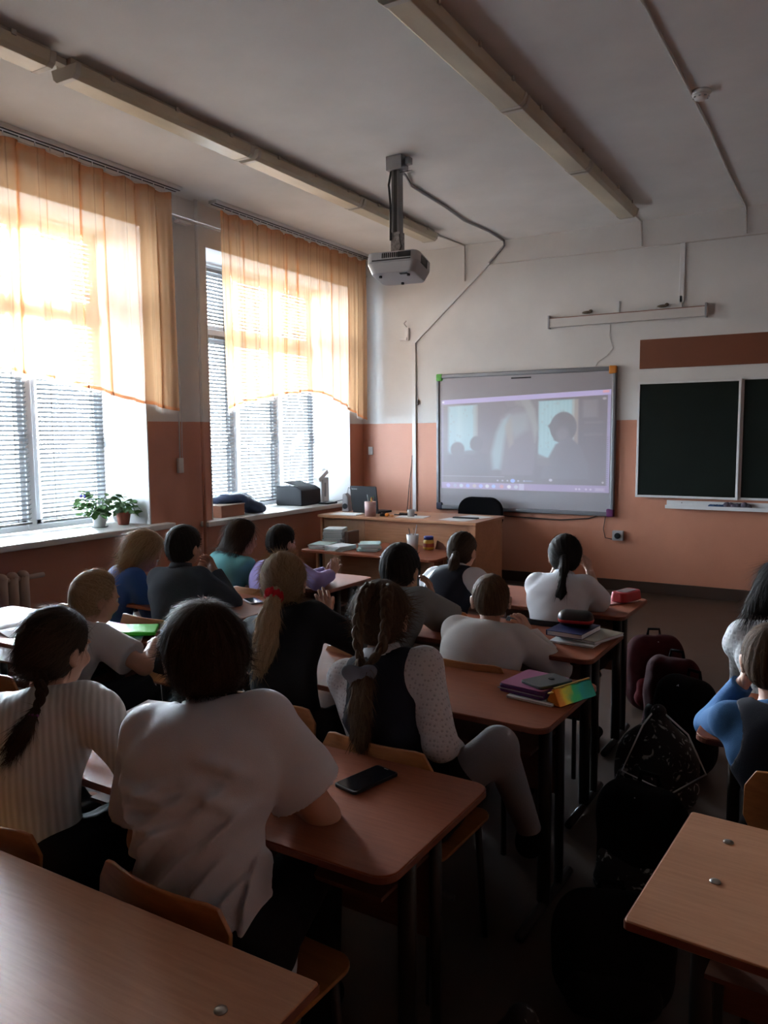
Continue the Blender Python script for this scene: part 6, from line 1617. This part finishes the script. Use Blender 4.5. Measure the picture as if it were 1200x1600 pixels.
# ------------------------------------------------------------------ school bags
def backpack(label, c, rz, w, d, h, mat, seed, pocket=None, extra=None):
    t = thing('backpack', label, 'backpack', c, rz, 'school bags in the aisles')
    G = Field(.05); G.cap((-w / 2 + d / 2, 0, d / 2 + .01), (w / 2 - d / 2, 0, d / 2 + .01), d / 2, d / 2); G.cap((-w / 2 + d / 2, 0, h * .6), (w / 2 - d / 2, 0, h * .6), d / 2, d / 2)
    G.cap((-w * .22, 0, h - d * .42), (w * .22, 0, h - d * .42), d * .40, d * .40, None, .08)
    G.cap((-w / 2 + d / 2, 0, d / 2), (-w / 2 + d / 2, 0, h * .6), d / 2, d / 2); G.cap((w / 2 - d / 2, 0, d / 2), (w / 2 - d / 2, 0, h * .6), d / 2, d / 2); G.ell((0, 0, h * .4), (w * .45, d * .5, h * .4))
    G.disp = lambda P: -.006 * wob(P, seed, 16) - .003 * wob(P, seed + 1, 40)
    G.cut(lambda P: .003 - P[:, 2])
    v, q = G.mesh(.01); mesh_obj('bag_body', [(relax(v, q), q)], mat, t)
    G = Field(.03); G.cap((-w * .26, -d * .42, h * .14 + .03), (w * .26, -d * .42, h * .14 + .03), .055, .05); G.cap((-w * .24, -d * .42, h * .38), (w * .24, -d * .42, h * .38), .05, .045); G.ell((0, -d * .42, h * .26), (w * .34, .055, h * .2))
    G.cut(lambda P: .004 - P[:, 2]); v, q = G.mesh(.01); mesh_obj('front_pocket', [(relax(v, q), q)], pocket or mat, t)
    for s in (-1, 1): MB().tube([(s * w * .2, d * .40, h * .9), (s * w * .24, d * .62, h * .72), (s * w * .26, d * .60, h * .4), (s * w * .28, d * .42, h * .12)], .014, 6, flat=.3).build('shoulder_strap', M['black'], t, smooth=True)
    MB().tube([(-.035, d * .25, h * .96), (-.03, d * .25, h * 1.04), (.03, d * .25, h * 1.04), (.035, d * .25, h * .96)], .008, 6).build('carry_loop', M['black'], t, smooth=True)
    m = MB().tube([(-w * .42, -d * .30, h * .40), (-w * .34, -d * .34, h * .75), (0, -d * .30, h * .93), (w * .34, -d * .34, h * .75), (w * .42, -d * .30, h * .40)], .004, 6); m.build('zip', M['grey_plastic'], t, smooth=True)
    return t
MAR = simple('nylon_maroon', (.035, .005, .007), .9, .08, var=.3, nscale=20); NVB = simple('nylon_navy', (.006, .010, .032), .85, .1, var=.3, nscale=20); BKB = simple('nylon_black', (.006, .006, .007), .9, .08)
REDN = simple('nylon_red', (.07, .006, .009), .85, .1)
backpack('dark red school backpack standing beside the front middle desk', (-.93, 4.66, 0), radians(25), .30, .20, .44, MAR, 1, REDN)
backpack('maroon and black backpack in the aisle behind the red one', (-.74, 4.16, 0), radians(-10), .27, .18, .46, MAR, 2, BKB)
backpack('tall dark backpack at the aisle side of the second middle desk', (-.62, 3.84, 0), radians(-30), .28, .20, .46, BKB, 3, MAR)
def print_bag(label, c, rz, w, d, h, seed, cord=True):
    t = thing('drawstring_bag', label, 'bag', c, rz, 'school bags in the aisles')
    G = Field(.05); G.ell((0, 0, h * .42), (w * .5, d * .5, h * .45)); G.ell((0, 0, h * .2), (w * .46, d * .5, h * .22)); G.cap((0, 0, h * .7), (0, 0, h), w * .22, w * .10)
    G.disp = lambda P: -.010 * wob(P, seed, 14) - .004 * wob(P, seed + 1, 40); G.cut(lambda P: .003 - P[:, 2])
    v, q = G.mesh(.008); v = relax(v, q); mesh_obj('bag_body', [(v, q)], M['bagprint'], t)
    if cord: MB().tube([(0.02, 0, h), (w * .3, -d * .5, h * .9), (w * .5, -d * .62, h * .55), (w * .1, -d * .72, h * .35), (-w * .45, -d * .55, h * .5), (-w * .2, -d * .3, h * .92), (-.02, 0, h)], .004, 6).build('white_cord', M['white_plastic'], t, smooth=True)
    return t
def bagprint():
    m, nt, p, o = new_mat('bag_print')
    v = mapped(nt, (1, 1, 1)); n = node(nt, 'ShaderNodeTexNoise'); n.inputs['Scale'].default_value = 16; n.inputs['Detail'].default_value = 2; n.inputs['Distortion'].default_value = 2.5
    nt.links.new(v, n.inputs['Vector'])
    r = node(nt, 'ShaderNodeValToRGB'); e = r.color_ramp.elements; e[0].position = .60; e[0].color = (.008, .008, .009, 1); e[1].position = .66; e[1].color = (.35, .35, .36, 1)
    nt.links.new(n.outputs['Fac'], r.inputs['Fac']); nt.links.new(r.outputs[0], p.inputs['Base Color']); p.inputs['Roughness'].default_value = .7; return m
M['bagprint'] = bagprint()
print_bag('black bag with a pale print and white cord beside the second middle desk', (-.66, 3.40, .0), .3, .34, .26, .42, 5)
backpack('black backpack with a pale patch beside the third middle desk', (-.56, 2.66, 0), radians(-12), .28, .20, .42, BKB, 6, M['bagprint'])
backpack('black backpack lying low beside the fourth middle desk', (-.52, 2.12, 0), radians(20), .30, .18, .32, BKB, 7)
print_bag('black bag with a white print on the floor near the bottom edge', (-.56, 1.52, 0), .2, .34, .28, .34, 8, False)
backpack('navy backpack with red trim between the window and middle rows', (-2.20, 3.32, 0.30), radians(-20), .30, .18, .36, NVB, 9, REDN)
tag(MB().span((-2.42, 3.20, 0), (-1.98, 3.50, .30)).build('low_stool', M['black_metal'], bevel=.01), 'dark low stool under the navy backpack', 'stool')
backpack('dark blue backpack on the floor by the window, left edge', (-3.62, 1.98, 0), radians(10), .32, .2, .62, NVB, 10, NVB)
